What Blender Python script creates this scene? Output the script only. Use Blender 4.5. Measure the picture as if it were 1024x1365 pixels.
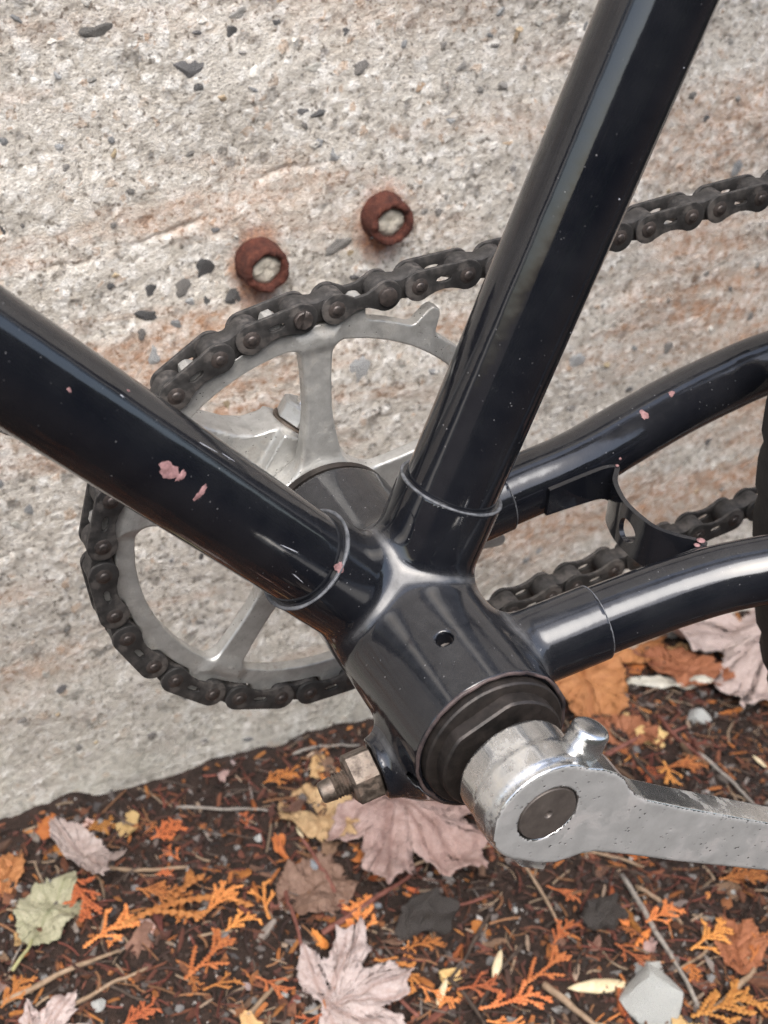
import bpy, bmesh, math, random
import numpy as np
from mathutils import Vector, Matrix, Euler

for o in list(bpy.data.objects): bpy.data.objects.remove(o, do_unlink=True)
scn = bpy.context.scene
COL = scn.collection
R = math.radians
# ---------------------------------------------------------------- camera, sky, sun, exposure
# bicycle measures are in millimetres from the bottom bracket centre: x to the rear wheel, y to the wall, z up
BBH = 0.280                                    # height of the bottom bracket above the ground


def W(x, y, z): return (x * .001, y * .001, z * .001 + BBH)


cam_d = bpy.data.cameras.new('camera'); cam = bpy.data.objects.new('camera', cam_d); COL.objects.link(cam)
yaw, pitch, roll = 0.491627, -0.592422, 0.082690
fw = Vector((math.sin(yaw) * math.cos(pitch), math.cos(yaw) * math.cos(pitch), math.sin(pitch)))
r0 = fw.cross(Vector((0, 0, 1))).normalized(); u0 = r0.cross(fw)
rt = r0 * math.cos(roll) + u0 * math.sin(roll); up = -r0 * math.sin(roll) + u0 * math.cos(roll)
cam.matrix_world = Matrix(((rt.x, up.x, -fw.x, -.152615), (rt.y, up.y, -fw.y, -.270484),
                           (rt.z, up.z, -fw.z, .243318 + BBH), (0, 0, 0, 1)))
cam_d.sensor_fit = 'VERTICAL'; cam_d.sensor_height = 36; cam_d.lens = 1905.66 / 1365 * 36
cam_d.clip_start = .02; cam_d.clip_end = 500
cam_d.dof.use_dof = True; cam_d.dof.focus_distance = .385; cam_d.dof.aperture_fstop = 25
scn.camera = cam

SUN_EL, SUN_AZ = R(58), R(202)                 # azimuth clockwise from +y
wd = bpy.data.worlds.new('World'); scn.world = wd; wd.use_nodes = True
wn = wd.node_tree; wn.nodes.clear()
wo = wn.nodes.new('ShaderNodeOutputWorld'); bg = wn.nodes.new('ShaderNodeBackground')
sk = wn.nodes.new('ShaderNodeTexSky'); sk.sky_type = 'NISHITA'; sk.sun_disc = False
sk.sun_elevation = SUN_EL; sk.sun_rotation = SUN_AZ; sk.dust_density = 4; sk.air_density = 1.2; sk.ozone_density = 1
hs = wn.nodes.new('ShaderNodeHueSaturation'); hs.inputs['Saturation'].default_value = .85
wn.links.new(sk.outputs[0], hs.inputs['Color']); wn.links.new(hs.outputs[0], bg.inputs['Color'])
wn.links.new(bg.outputs[0], wo.inputs['Surface']); bg.inputs['Strength'].default_value = .15
sl = bpy.data.lights.new('sun', 'SUN'); sl.energy = 1.5; sl.angle = R(48); sl.color = (1, .985, .965)
sun = bpy.data.objects.new('sun', sl); COL.objects.link(sun); sun.location = (-1, -2, 3)
sd = Vector((math.sin(SUN_AZ) * math.cos(SUN_EL), math.cos(SUN_AZ) * math.cos(SUN_EL), math.sin(SUN_EL)))
sun.rotation_euler = sd.to_track_quat('Z', 'Y').to_euler()
vs = scn.view_settings; vs.view_transform = 'Standard'; vs.look = 'None'; vs.gamma = 1; vs.use_curve_mapping = False
vs.exposure = 1.48
scn.cycles.use_denoising = True; scn.cycles.denoising_prefilter = 'NONE'; scn.cycles.use_adaptive_sampling = False; scn.cycles.max_bounces = 5; scn.cycles.diffuse_bounces = 3; scn.cycles.glossy_bounces = 3; scn.cycles.sample_clamp_indirect = 4

# ---------------------------------------------------------------- helpers: tags, objects
rng = np.random.default_rng(7); random.seed(7)


def tag(o, label=None, cat=None, group=None, kind=None):
    for k, v in (('label', label), ('category', cat), ('group', group), ('kind', kind)):
        if v: o[k] = v
    return o


def link(name, me, parent=None, loc=None, rot=None, scale=None):
    o = bpy.data.objects.new(name, me); COL.objects.link(o)
    if parent: o.parent = parent
    if loc is not None: o.location = loc
    if rot is not None: o.rotation_euler = rot
    if scale is not None: o.scale = (scale,) * 3 if np.isscalar(scale) else scale
    return o


def empty(name, loc=(0, 0, 0), rot=(0, 0, 0)):
    o = link(name, None, None, loc, rot); o.empty_display_size = .02; return o


def mesh(name, v, f, mat=None, smooth=True, angle=None):
    me = bpy.data.meshes.new(name)
    v = np.asarray(v, float)
    me.from_pydata(v.tolist(), [], [list(map(int, q)) for q in f]); me.update()
    if smooth and len(me.polygons): me.polygons.foreach_set('use_smooth', [True] * len(me.polygons))
    if angle is not None: sharp(me, angle)
    if mat: me.materials.append(mat)
    return me


def sharp(me, deg):
    me.polygons.foreach_set('use_smooth', [True] * len(me.polygons))
    me.set_sharp_from_angle(angle=R(deg))


def bm_mesh(name, bm, mat, angle=35):
    bmesh.ops.recalc_face_normals(bm, faces=bm.faces[:])
    me = bpy.data.meshes.new(name); bm.to_mesh(me); bm.free()
    sharp(me, angle)
    if mat: me.materials.append(mat)
    return me


def mm(v):                                      # bicycle millimetres -> metres above the ground
    v = np.asarray(v, float) * .001; v[:, 2] += BBH; return v


def frame_of(d):
    d = np.asarray(d, float); d = d / np.linalg.norm(d)
    a = np.array([0, 0, 1.]) if abs(d[2]) < .9 else np.array([1., 0, 0])
    s = np.cross(d, a); s /= np.linalg.norm(s); return s, np.cross(s, d)


def tube(path, rad, n=24, caps=True, jit=0, rr=None):
    P = np.asarray(path, float); m = len(P); rad = np.broadcast_to(np.asarray(rad, float), (m,))
    T = np.gradient(P, axis=0); s, t = frame_of(T[0]); V = []; F = []
    for i in range(m):
        d = T[i] / np.linalg.norm(T[i]); s = s - d * (s @ d); s /= np.linalg.norm(s); t = np.cross(s, d)
        for k in range(n):
            a = 2 * math.pi * k / n; r = rad[i] * (1 + (jit * rr.uniform(-1, 1) if jit else 0))
            V.append(P[i] + (s * math.cos(a) + t * math.sin(a)) * r)
    for i in range(m - 1):
        for k in range(n):
            F.append((i * n + k, i * n + (k + 1) % n, (i + 1) * n + (k + 1) % n, (i + 1) * n + k))
    if caps: F.append(tuple(range(n))); F.append(tuple(range((m - 1) * n + n - 1, (m - 1) * n - 1, -1)))
    return np.array(V), F


def lathe(prof, n=48, c=(0, 0, 0), axis=(0, 1, 0)):   # prof: (radius, distance along axis)
    a = np.asarray(axis, float); a /= np.linalg.norm(a); s, t = frame_of(a); V = []; F = []; m = len(prof)
    for r, h in prof:
        for k in range(n):
            th = 2 * math.pi * k / n
            V.append(np.asarray(c) + a * h + (s * math.cos(th) + t * math.sin(th)) * r)
    for i in range(m - 1):
        for k in range(n):
            F.append((i * n + k, i * n + (k + 1) % n, (i + 1) * n + (k + 1) % n, (i + 1) * n + k))
    F.append(tuple(range(n))); F.append(tuple(range((m - 1) * n + n - 1, (m - 1) * n - 1, -1)))
    return np.array(V), F


def fixn(me):
    bm = bmesh.new(); bm.from_mesh(me); bmesh.ops.recalc_face_normals(bm, faces=bm.faces[:]); bm.to_mesh(me); bm.free(); return me


# ---------------------------------------------------------------- helpers: noise and implicit surfaces
def _h(ix, iy, iz, s):
    n = (ix * 73856093) ^ (iy * 19349663) ^ (iz * 83492791) ^ (s * 2654435761 & 0x7fffffff)
    n = (n ^ (n >> 13)) * 1274126177 & 0x7fffffff
    return ((n ^ (n >> 16)) & 0xffff) / 32767.5 - 1


def noise(x, y, z=0., s=0):
    x, y, z = np.broadcast_arrays(np.asarray(x, float), np.asarray(y, float), np.asarray(z, float))
    ix, iy, iz = [np.floor(a).astype(np.int64) for a in (x, y, z)]
    fx, fy, fz = [(lambda q: q * q * (3 - 2 * q))(a - b) for a, b in ((x, ix), (y, iy), (z, iz))]
    out = 0
    for a in (0, 1):
        for b in (0, 1):
            for c in (0, 1):
                out = out + _h(ix + a, iy + b, iz + c, s) * (fx if a else 1 - fx) * (fy if b else 1 - fy) * (fz if c else 1 - fz)
    return out


def fbm(x, y, z=0., o=4, s=0):
    r = 0; a = 1.; f = 1.
    for i in range(o): r = r + a * noise(x * f, y * f, np.asarray(z) * f, s + i); a *= .5; f *= 2.03
    return r


def smin(a, b, k):
    h = np.clip(k - np.abs(a - b), 0, None) / k
    return np.minimum(a, b) - h * h * k * .25


def smax(a, b, k): return -smin(-a, -b, k)


def ext(d2, h, r):                              # extrude a 2-d distance by a half-height distance, edge radius r
    a, b = d2 + r, h + r
    return np.minimum(np.maximum(a, b), 0) + np.sqrt(np.maximum(a, 0) ** 2 + np.maximum(b, 0) ** 2) - r


def seg_cyl(x, y, z, p, q, rad, r):             # capped cylinder between two points
    p = np.asarray(p, float); q = np.asarray(q, float); d = q - p; L = np.linalg.norm(d); d = d / L
    t = (x - p[0]) * d[0] + (y - p[1]) * d[1] + (z - p[2]) * d[2]
    rx, ry, rz = x - p[0] - t * d[0], y - p[1] - t * d[1], z - p[2] - t * d[2]
    return ext(np.sqrt(rx * rx + ry * ry + rz * rz) - rad, np.abs(t - L / 2) - L / 2, r)


def poly2(px, py, pts):                         # signed distance to a polygon
    pts = np.asarray(pts, float); d = None; s = None
    for i in range(len(pts)):
        a = pts[i]; b = pts[i - 1]; ex, ey = b - a; wx, wy = px - a[0], py - a[1]
        t = np.clip((wx * ex + wy * ey) / (ex * ex + ey * ey), 0, 1)
        dd = (wx - ex * t) ** 2 + (wy - ey * t) ** 2
        c1 = py >= a[1]; c2 = py < b[1]; c3 = ex * wy > ey * wx
        fl = (c1 & c2 & c3) | (~c1 & ~c2 & ~c3)
        d = dd if d is None else np.minimum(d, dd)
        s = fl if s is None else s ^ fl
    return np.where(s, -1., 1.) * np.sqrt(d)


def surface(fn, lo, hi, h):
    """surface nets: vertices, quads and normals of fn = 0"""
    ax = [np.arange(lo[i], hi[i] + h, h) for i in range(3)]
    F = fn(ax[0][:, None, None], ax[1][None, :, None], ax[2][None, None, :])
    F = np.broadcast_to(F, [len(a) for a in ax]).astype(np.float32); S = F < 0
    cnt = sum(S[a:S.shape[0] - 1 + a, b:S.shape[1] - 1 + b, c:S.shape[2] - 1 + c].astype(np.int8)
              for a in (0, 1) for b in (0, 1) for c in (0, 1))
    act = (cnt > 0) & (cnt < 8); I = np.argwhere(act); idx = np.full(act.shape, -1, np.int64); idx[act] = np.arange(len(I))
    off = [(a, b, c) for a in (0, 1) for b in (0, 1) for c in (0, 1)]
    V = {o: F[I[:, 0] + o[0], I[:, 1] + o[1], I[:, 2] + o[2]] for o in off}
    acc = np.zeros((len(I), 3)); n = np.zeros(len(I))
    for o in off:
        for k in range(3):
            if o[k] == 0:
                p = list(o); p[k] = 1; p = tuple(p); va, vb = V[o], V[p]; m = (va < 0) != (vb < 0)
                t = np.where(m, va / np.where(m, va - vb, 1), 0); q = np.tile(np.array(o, float), (len(I), 1)); q[:, k] += t
                acc[m] += q[m]; n[m] += 1
    P = np.array(lo, float) + h * (I + acc / n[:, None])

    def g(P):
        e = .02; f0 = fn(P[:, 0], P[:, 1], P[:, 2]); G = np.empty_like(P)
        for k in range(3):
            Q = P.copy(); Q[:, k] += e; G[:, k] = (fn(Q[:, 0], Q[:, 1], Q[:, 2]) - f0) / e
        return f0, G
    for it in range(3):
        f0, G = g(P); st = f0[:, None] * G / np.maximum((G * G).sum(1), .2)[:, None]
        P = P - np.clip(st, -.5 * h, .5 * h)
    f0, G = g(P); Nn = G / np.maximum(np.linalg.norm(G, axis=1), 1e-6)[:, None]
    quads = []
    for k in range(3):
        a, b = [i for i in range(3) if i != k]
        s0 = [slice(None)] * 3; s1 = [slice(None)] * 3; s0[k] = slice(0, -1); s1[k] = slice(1, None)
        E = S[tuple(s0)] != S[tuple(s1)]; J = np.argwhere(E)
        J = J[(J[:, a] > 0) & (J[:, b] > 0) & (J[:, a] < F.shape[a] - 1) & (J[:, b] < F.shape[b] - 1)]
        c = []
        for da, db in ((-1, -1), (0, -1), (0, 0), (-1, 0)):
            q = J.copy(); q[:, a] += da; q[:, b] += db; c.append(idx[tuple(q.T)])
        quads.append(np.stack(c, 1))
    Q = np.concatenate(quads)
    fnrm = np.cross(P[Q[:, 2]] - P[Q[:, 0]], P[Q[:, 3]] - P[Q[:, 1]])
    fl = (fnrm * Nn[Q].sum(1)).sum(1) < 0; Q[fl] = Q[fl][:, ::-1]
    return P, Q, Nn


def region_meshes(P, Q, Nn, reg, names, mat, attr=None):
    """cut one surface into named meshes that share their border"""
    out = {}
    for i, nm in enumerate(names):
        q = Q[reg == i]
        if not len(q): continue
        u, inv = np.unique(q, return_inverse=True)
        me = mesh(nm, mm(P[u]), inv.reshape(-1, 4), mat)
        if attr is not None:
            at = me.attributes.new('dust', 'FLOAT', 'POINT'); at.data.foreach_set('value', attr[u].astype(np.float32))
        me.normals_split_custom_set_from_vertices(Nn[u].tolist())
        out[nm] = me
    return out


# ---------------------------------------------------------------- helpers: materials
class NT:
    def __init__(s, name):
        s.m = bpy.data.materials.new(name); s.m.use_nodes = True; s.t = s.m.node_tree
        s.b = s.t.nodes['Principled BSDF']; s.tc = s.t.nodes.new('ShaderNodeTexCoord')

    def n(s, ty, **kw):
        nd = s.t.nodes.new('ShaderNode' + ty)
        for k, v in kw.items():
            if k in ('op', 'blend', 'attr'):
                if k == 'op': nd.operation = v
                elif k == 'attr': nd.attribute_name = v
            elif k.startswith('p_'): setattr(nd, k[2:], v)
            else: s.set(nd.inputs[int(k[1:]) if k[0] == 'i' and k[1:].isdigit() else k.replace('_', ' ')], v)
        return nd

    def set(s, inp, v):
        if hasattr(v, 'is_linked'): s.t.links.new(v, inp)
        elif isinstance(v, (tuple, list)) and len(v) == 3 and inp.type == 'RGBA': inp.default_value = (*v, 1)
        else: inp.default_value = v

    def noise(s, sc, det=3, rough=.55, vec=None, dist=0):
        return s.n('TexNoise', Scale=sc, Detail=det, Roughness=rough, Distortion=dist, Vector=vec or s.tc.outputs['Object']).outputs['Fac']

    def vor(s, sc, vec=None, out='Distance', feat='F1', rnd=1):
        return s.n('TexVoronoi', p_feature=feat, Scale=sc, Randomness=rnd, Vector=vec or s.tc.outputs['Object']).outputs[out]

    def ramp(s, fac, stops):
        nd = s.t.nodes.new('ShaderNodeValToRGB'); e = nd.color_ramp.elements
        while len(e) < len(stops): e.new(.5)
        for el, (p, c) in zip(e, stops): el.position = p; el.color = (*c, 1) if isinstance(c, (tuple, list)) else (c, c, c, 1)
        s.t.links.new(fac, nd.inputs[0]); return nd.outputs[0]

    def math(s, op, a, b=0., c=None, clamp=False):
        nd = s.n('Math', op=op); nd.use_clamp = clamp; s.set(nd.inputs[0], a); s.set(nd.inputs[1], b)
        if c is not None: s.set(nd.inputs[2], c)
        return nd.outputs[0]

    def mix(s, f, a, b, blend='MIX'):
        nd = s.t.nodes.new('ShaderNodeMix'); nd.data_type = 'RGBA'; nd.blend_type = blend
        s.set(nd.inputs[0], f); s.set(nd.inputs[6], a); s.set(nd.inputs[7], b); return nd.outputs[2]

    def map(s, scale=(1, 1, 1), rot=(0, 0, 0), vec=None):
        nd = s.t.nodes.new('ShaderNodeMapping'); nd.inputs['Scale'].default_value = scale; nd.inputs['Rotation'].default_value = rot
        s.t.links.new(vec or s.tc.outputs['Object'], nd.inputs[0]); return nd.outputs[0]

    def bump(s, h, dist, st=1., prev=None):
        nd = s.n('Bump', Strength=st, Distance=dist, Height=h)
        if prev is not None: s.t.links.new(prev, nd.inputs['Normal'])
        return nd.outputs[0]

    def attr(s, nm, out='Fac'): return s.n('Attribute', attr=nm).outputs[out]

    def rnd(s): return s.t.nodes.new('ShaderNodeObjectInfo').outputs['Random']

    def out(s, **kw):
        for k, v in kw.items(): s.set(s.b.inputs[k.replace('_', ' ')], v)
        return s.m


def m_paint():
    t = NT('black_enamel_paint')
    ob = t.tc.outputs['Object']
    d = t.math('MULTIPLY', t.attr('dust'), t.ramp(t.noise(260, 5, .7), [(.3, 0), (.72, 1.)]), clamp=True)
    film = t.ramp(t.noise(55, 4, .6), [(.35, 0), (.75, 1.)])
    speck = t.ramp(t.vor(420), [(.04, 1.), (.11, 0)])
    speck = t.math('MULTIPLY', speck, t.ramp(t.noise(70, 2), [(.45, 0), (.62, 1.)]))
    scr = t.ramp(t.noise(150, 6, .75, t.map((1, .25, 2.6), (0, .6, .3))), [(.66, 0), (.72, 1.)])
    f = t.math('ADD', t.math('MULTIPLY', d, .22), t.math('MULTIPLY', film, .018))
    f = t.math('ADD', f, t.math('MULTIPLY', speck, .35)); f = t.math('ADD', f, t.math('MULTIPLY', scr, .09), clamp=True)
    nz = t.n('SeparateXYZ', i0=t.n('NewGeometry').outputs['Normal']).outputs['Z']
    settled = t.math('MULTIPLY', t.ramp(nz, [(.35, 0), (.95, 1.)]), t.ramp(t.noise(330, 5, .75), [(.35, .2), (.7, 1.)]))
    f = t.math('ADD', f, t.math('MULTIPLY', settled, .03), clamp=True)
    col = t.mix(f, (.0042, .0048, .0070), (.34, .34, .345))
    ro = t.math('ADD', .055, t.math('MULTIPLY', film, .09)); ro = t.math('ADD', ro, t.math('MULTIPLY', t.attr('dust'), .36)); ro = t.math('ADD', ro, t.math('MULTIPLY', settled, .07)); ro = t.math('ADD', ro, t.math('MULTIPLY', scr, .12), clamp=True)
    nb = t.bump(t.noise(120, 2), .00022, .35); nb = t.bump(t.noise(900, 2), .000006, .5, nb)
    return t.out(Base_Color=col, Roughness=ro, Normal=nb, IOR=1.6)


def metal(name, c0, c1, r0, r1, sc=120, pit=.0, pitc=(.02, .017, .015), bump=.0001, met=1., stain=None, grain=None):
    t = NT(name)
    n1 = t.noise(sc, 5, .65); f = t.ramp(n1, [(.3, 0), (.72, 1.)])
    col = t.mix(f, c0, c1)
    ro = t.math('ADD', r0, t.math('MULTIPLY', t.noise(sc * 2.7, 4), r1 - r0))
    me = met
    nb = t.bump(t.noise(sc * 8, 4, .7), bump, .6)
    if grain: nb = t.bump(t.noise(sc * 6, 4, .7, t.map(grain)), bump * 1.5, .6, nb)
    if stain:
        sf = t.ramp(t.noise(sc * .5, 5, .7), [(.52, 0), (.66, 1.)]); col = t.mix(t.math('MULTIPLY', sf, .75), col, stain)
        me = t.math('MULTIPLY', met, t.math('SUBTRACT', 1., t.math('MULTIPLY', sf, .6)))
        ro = t.math('ADD', ro, t.math('MULTIPLY', sf, .25), clamp=True)
    if pit:
        vs_ = t.n('TexVoronoi', Scale=sc * 3.2, Vector=t.map((1, 1, 1.6), (0, .5, 0))).outputs['Distance']
        gate = t.math('MULTIPLY', t.ramp(t.noise(sc * 1.1, 3), [(.46, 0), (.54, 1.)]), t.ramp(t.noise(sc * .3, 2), [(.45, 0), (.58, 1.)]))
        pf = t.math('MULTIPLY', t.ramp(vs_, [(pit, 1.), (pit + .07, 0)]), gate)
        col = t.mix(pf, col, pitc); nb = t.bump(t.math('SUBTRACT', 1., pf), .0003, .8, nb)
        ro = t.math('ADD', ro, t.math('MULTIPLY', pf, .4), clamp=True)
    return t.out(Base_Color=col, Roughness=ro, Metallic=me, Normal=nb)


def plain(name, c0, c1, rough=.8, sc=200, bump=.0002, spec=.3, use_rnd=False, det=5):
    t = NT(name); f = t.ramp(t.noise(sc, det, .65), [(.28, 0), (.72, 1.)]); col = t.mix(f, c0, c1)
    if use_rnd:
        r = t.rnd(); hv = t.n('HueSaturation', Hue=t.math('ADD', .485, t.math('MULTIPLY', r, .03)),
                              Value=t.math('ADD', .6, t.math('MULTIPLY', t.math('FRACT', t.math('MULTIPLY', r, 7.3)), .8)), Color=col)
        col = hv.outputs[0]
    nb = t.bump(t.noise(sc * 2.5, 4, .7), bump, .8)
    t.b.inputs['Specular IOR Level'].default_value = spec
    return t.out(Base_Color=col, Roughness=rough, Normal=nb)


def m_concrete():
    t = NT('exposed_aggregate_concrete'); ob = t.tc.outputs['Object']
    ga = t.attr('grain'); gb = t.attr('grit'); gap = t.attr('gap')
    vb = t.n('TexVoronoi', Scale=900., Vector=ob); gc = t.n('SeparateColor', i0=vb.outputs['Color']).outputs[1]
    stops = [(0, (.07, .07, .068)), (.07, (.17, .155, .14)), (.11, (.46, .42, .36)), (.4, (.60, .56, .50)), (.68, (.66, .625, .57)), (.76, (.84, .825, .79)), (.93, (.86, .845, .81)), (.96, (.52, .36, .24)), (1, (.38, .25, .16))]
    a_ = t.ramp(ga, stops); b_ = t.ramp(gb, stops)
    c = t.mix(t.ramp(t.noise(150, 3, .6), [(.42, .1), (.58, .9)]), a_, b_)
    c = t.mix(.22, c, t.ramp(gc, [(0, (.10, .09, .08)), (.2, (.43, .39, .34)), (.7, (.66, .63, .57)), (1, (.90, .885, .86))]))
    paste = t.ramp(t.noise(30, 6, .7), [(.3, (.40, .375, .335)), (.7, (.64, .61, .56))])
    c = t.mix(t.math('MULTIPLY', gap, .55), c, (.24, .215, .18))
    c = t.mix(t.ramp(t.noise(40, 5, .75), [(.42, .28), (.60, 0)]), c, paste)
    c = t.mix(t.ramp(t.noise(420, 3, .6), [(.575, 0), (.66, .85)]), c, (.12, .105, .085))
    # rust-coloured weathering in level bands, pale lime near the foot, the upper part clean
    z = t.n('SeparateXYZ', i0=ob).outputs['Z']
    band = t.noise(11, 5, .6, t.map((.55, 1, 2.6), (0, -.12, 0)))
    rf = t.ramp(band, [(.48, 0), (.60, 1.)])
    zz = t.math('ADD', z, t.math('MULTIPLY', t.math('SUBTRACT', t.noise(9, 3), .5), .12))
    low = t.ramp(zz, [(.05, 0), (.10, .9), (.22, 1.), (.30, .6), (.38, .25)])
    rf = t.math('MULTIPLY', rf, low)
    rf = t.math('MULTIPLY', rf, t.ramp(t.noise(210, 4, .7), [(.32, .15), (.62, 1.)]))
    c = t.mix(t.math('MULTIPLY', rf, .75), c, (.40, .20, .10))
    foot = t.math('MULTIPLY', t.ramp(z, [(.02, 1.), (.11, 0)]), t.ramp(t.noise(42, 5, .7), [(.35, .2), (.65, 1.)]))
    c = t.mix(t.math('MULTIPLY', foot, .5), c, (.60, .60, .52))
    for px, pz, sz in ((.0499, BBH - .002, .0155), (.1049, BBH + .0119, .0145)):      # rust bleeding out round the two pipes
        q = t.n('VectorMath', op='MULTIPLY', i0=t.n('VectorMath', op='SUBTRACT', i0=ob, i1=(px, 0, pz - .0035)).outputs[0], i1=(1.1, 0, .72)).outputs[0]
        ds = t.math('ADD', t.n('VectorMath', op='LENGTH', i0=q).outputs['Value'], t.math('MULTIPLY', t.math('SUBTRACT', t.noise(210, 5, .8), .5), .016))
        c = t.mix(t.ramp(ds, [(sz * .62, .85), (sz * .98, 0)]), c, t.ramp(t.noise(520, 3), [(.35, (.17, .055, .028)), (.65, (.46, .20, .095))]))
    dk = t.ramp(t.noise(34, 5, .8, t.map((1, 1, 1.8))), [(.62, 0), (.75, .5)]); c = t.mix(dk, c, (.20, .185, .16))
    nb = t.bump(t.noise(620, 5, .8), .0012, .8)
    nb = t.bump(t.math('SUBTRACT', gc, vb.outputs['Distance']), .0005, .6, nb)
    t.b.inputs['Specular IOR Level'].default_value = .25
    return t.out(Base_Color=c, Roughness=.88, Normal=nb)


def m_attr(name, rough=.85, sc=500, bump=.0003):
    t = NT(name); c = t.attr('tint', 'Color'); f = t.noise(sc, 4, .7)
    c = t.mix(t.ramp(f, [(.3, 0), (.7, .5)]), c, (.015, .011, .009))
    t.b.inputs['Specular IOR Level'].default_value = .3
    return t.out(Base_Color=c, Roughness=rough, Normal=t.bump(f, bump, .8))


def m_leaf(name, c0, c1, cv, sc=70, spots=.0):
    t = NT(name); f = t.ramp(t.noise(sc, 5, .65), [(.3, 0), (.7, 1.)]); c = t.mix(f, c0, c1)
    v = t.attr('vein'); c = t.mix(t.math('MULTIPLY', v, .75), c, cv)
    if spots:
        s = t.ramp(t.noise(sc * 4, 4, .7), [(.60, 0), (.68, 1.)]); c = t.mix(t.math('MULTIPLY', s, spots), c, (.07, .05, .04))
    blot = t.ramp(t.noise(sc * .6, 4, .7, dist=1.5), [(.52, 0), (.66, .55)]); c = t.mix(blot, c, cv); nb = t.bump(t.noise(sc * 3, 5, .65), .0022, .8); net = t.ramp(t.n('TexVoronoi', p_feature='DISTANCE_TO_EDGE', Scale=380., Vector=t.tc.outputs['Object']).outputs['Distance'], [(.02, 1.), (.12, 0)]); c = t.mix(t.math('MULTIPLY', net, .28), c, cv); nb = t.bump(v, .0006, .8, nb)
    t.b.inputs['Specular IOR Level'].default_value = .3
    return t.out(Base_Color=c, Roughness=.62, Normal=nb)


PAINT = m_paint()
CHROME = metal('worn_satin_chrome', (.31, .31, .305), (.42, .42, .415), .36, .5, 150, .15, bump=.00007, met=.4, stain=(.29, .27, .262))
CHROME_SIDE = metal('polished_chrome', (.50, .50, .49), (.66, .66, .65), .13, .28, 110, bump=.00003, stain=(.26, .23, .18), met=.95, grain=(1, .08, 1))
NICKEL = metal('dull_nickel', (.34, .335, .32), (.55, .55, .53), .27, .46, 190, .10, bump=.00016, met=.62, stain=(.17, .15, .125))
CHAINM = metal('oily_dark_steel', (.026, .025, .025), (.070, .067, .065), .36, .58, 300, bump=.00016, met=.45, stain=(.095, .083, .075))
PINM = metal('browned_steel', (.034, .032, .031), (.10, .08, .072), .36, .5, 500, bump=.0001, met=.5)
CUPM = metal('greasy_black_steel', (.010, .009, .0085), (.045, .037, .033), .34, .6, 200, bump=.00012, met=.5)
AXLEM = metal('brown_axle_steel', (.075, .064, .058), (.13, .112, .10), .4, .55, 300, bump=.00006, met=.5)
BOLTM = metal('worn_plated_steel', (.045, .034, .028), (.27, .225, .185), .32, .55, 330, bump=.00014, stain=(.085, .05, .035), met=.8)
RUST = plain('rusted_iron', (.028, .009, .008), (.13, .042, .026), .85, 340, .002)
RUSTE = plain('bright_rust', (.12, .035, .018), (.42, .16, .055), .9, 300, .0005)
RUSTSTAIN = plain('rust_stained_concrete', (.20, .085, .045), (.58, .40, .28), .9, 260, .0015)
CHIP = plain('bare_primer', (.085, .04, .04), (.33, .19, .19), .7, 700, .0003)
SCRATCH = plain('scratched_paint', (.22, .23, .26), (.36, .37, .40), .6, 900, .0001)
EDGE = plain('dusty_lug_edge', (.02, .022, .026), (.13, .135, .145), .5, 500, .0001)
RUBBER = plain('old_black_rubber', (.012, .012, .012), (.03, .028, .027), .75, 300, .0003)
CONC = m_concrete()
MORTAR = plain('grey_mortar', (.33, .31, .26), (.52, .48, .41), .9, 260, .0012)
SOIL = plain('dark_damp_soil', (.012, .009, .007), (.055, .034, .026), .92, 240, .003)
# ================================================================ the wall
WALLY = 235.


def wall_bumps(x, z):
    """depth in mm towards the camera of the wall face at x, z (mm)"""
    d = 1.2 * fbm(x / 45, z / 36, 0, 3, 11) + .26 * fbm(x / 7., z / 6.2, 0, 3, 21)
    for x0, z0, x1, z1, dep, wd_ in ((-62, 1, 12, 13, .7, .8), (12, 13, 62, 36, 1.2, 1.2), (62, 36, 86, 39, .6, .9), (-75, -128, 50, -96, .8, .8), (50, -96, 115, -84, .5, .8)):
        t = np.clip((x - x0) / (x1 - x0), 0, 1); zl = z0 + (z1 - z0) * t + 2.2 * noise(x / 8, 3.1, 0, 5)
        e = z - zl; inside = (x > x0) & (x < x1)
        d = d + inside * (-dep * np.exp(-(e / wd_) ** 2) + dep * .25 * np.exp(-((e + 2.5) / 3) ** 2)) * np.clip(.6 + noise(x / 11, 9, 0, 3), 0, 1.4)
    pit = noise(x / 3.1, z / 2.6, 0, 91) + .5 * noise(x / 1.6, z / 1.5, 0, 92)
    d = d - .9 * np.clip(pit - .86, 0, .5) * 2
    return d


def cells(x, z, s, seed):
    """cellular noise: distance to the nearest grain centre (in cell units), to the second, and a random value of the grain"""
    u, v = x / s, z / s; iu, iv = np.floor(u).astype(np.int64), np.floor(v).astype(np.int64)
    d1 = np.full(u.shape, 9.); d2 = d1.copy(); rv = np.zeros(u.shape)
    for a in (-1, 0, 1):
        for b in (-1, 0, 1):
            cu, cv = iu + a, iv + b
            d = np.hypot(cu + .5 + .48 * _h(cu, cv, 1, seed) - u, cv + .5 + .48 * _h(cu, cv, 2, seed) - v)
            m = d < d1; d2 = np.where(m, d1, np.minimum(d2, d)); rv = np.where(m, _h(cu, cv, 3, seed) * .5 + .5, rv); d1 = np.where(m, d, d1)
    return d1, d2, rv


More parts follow.
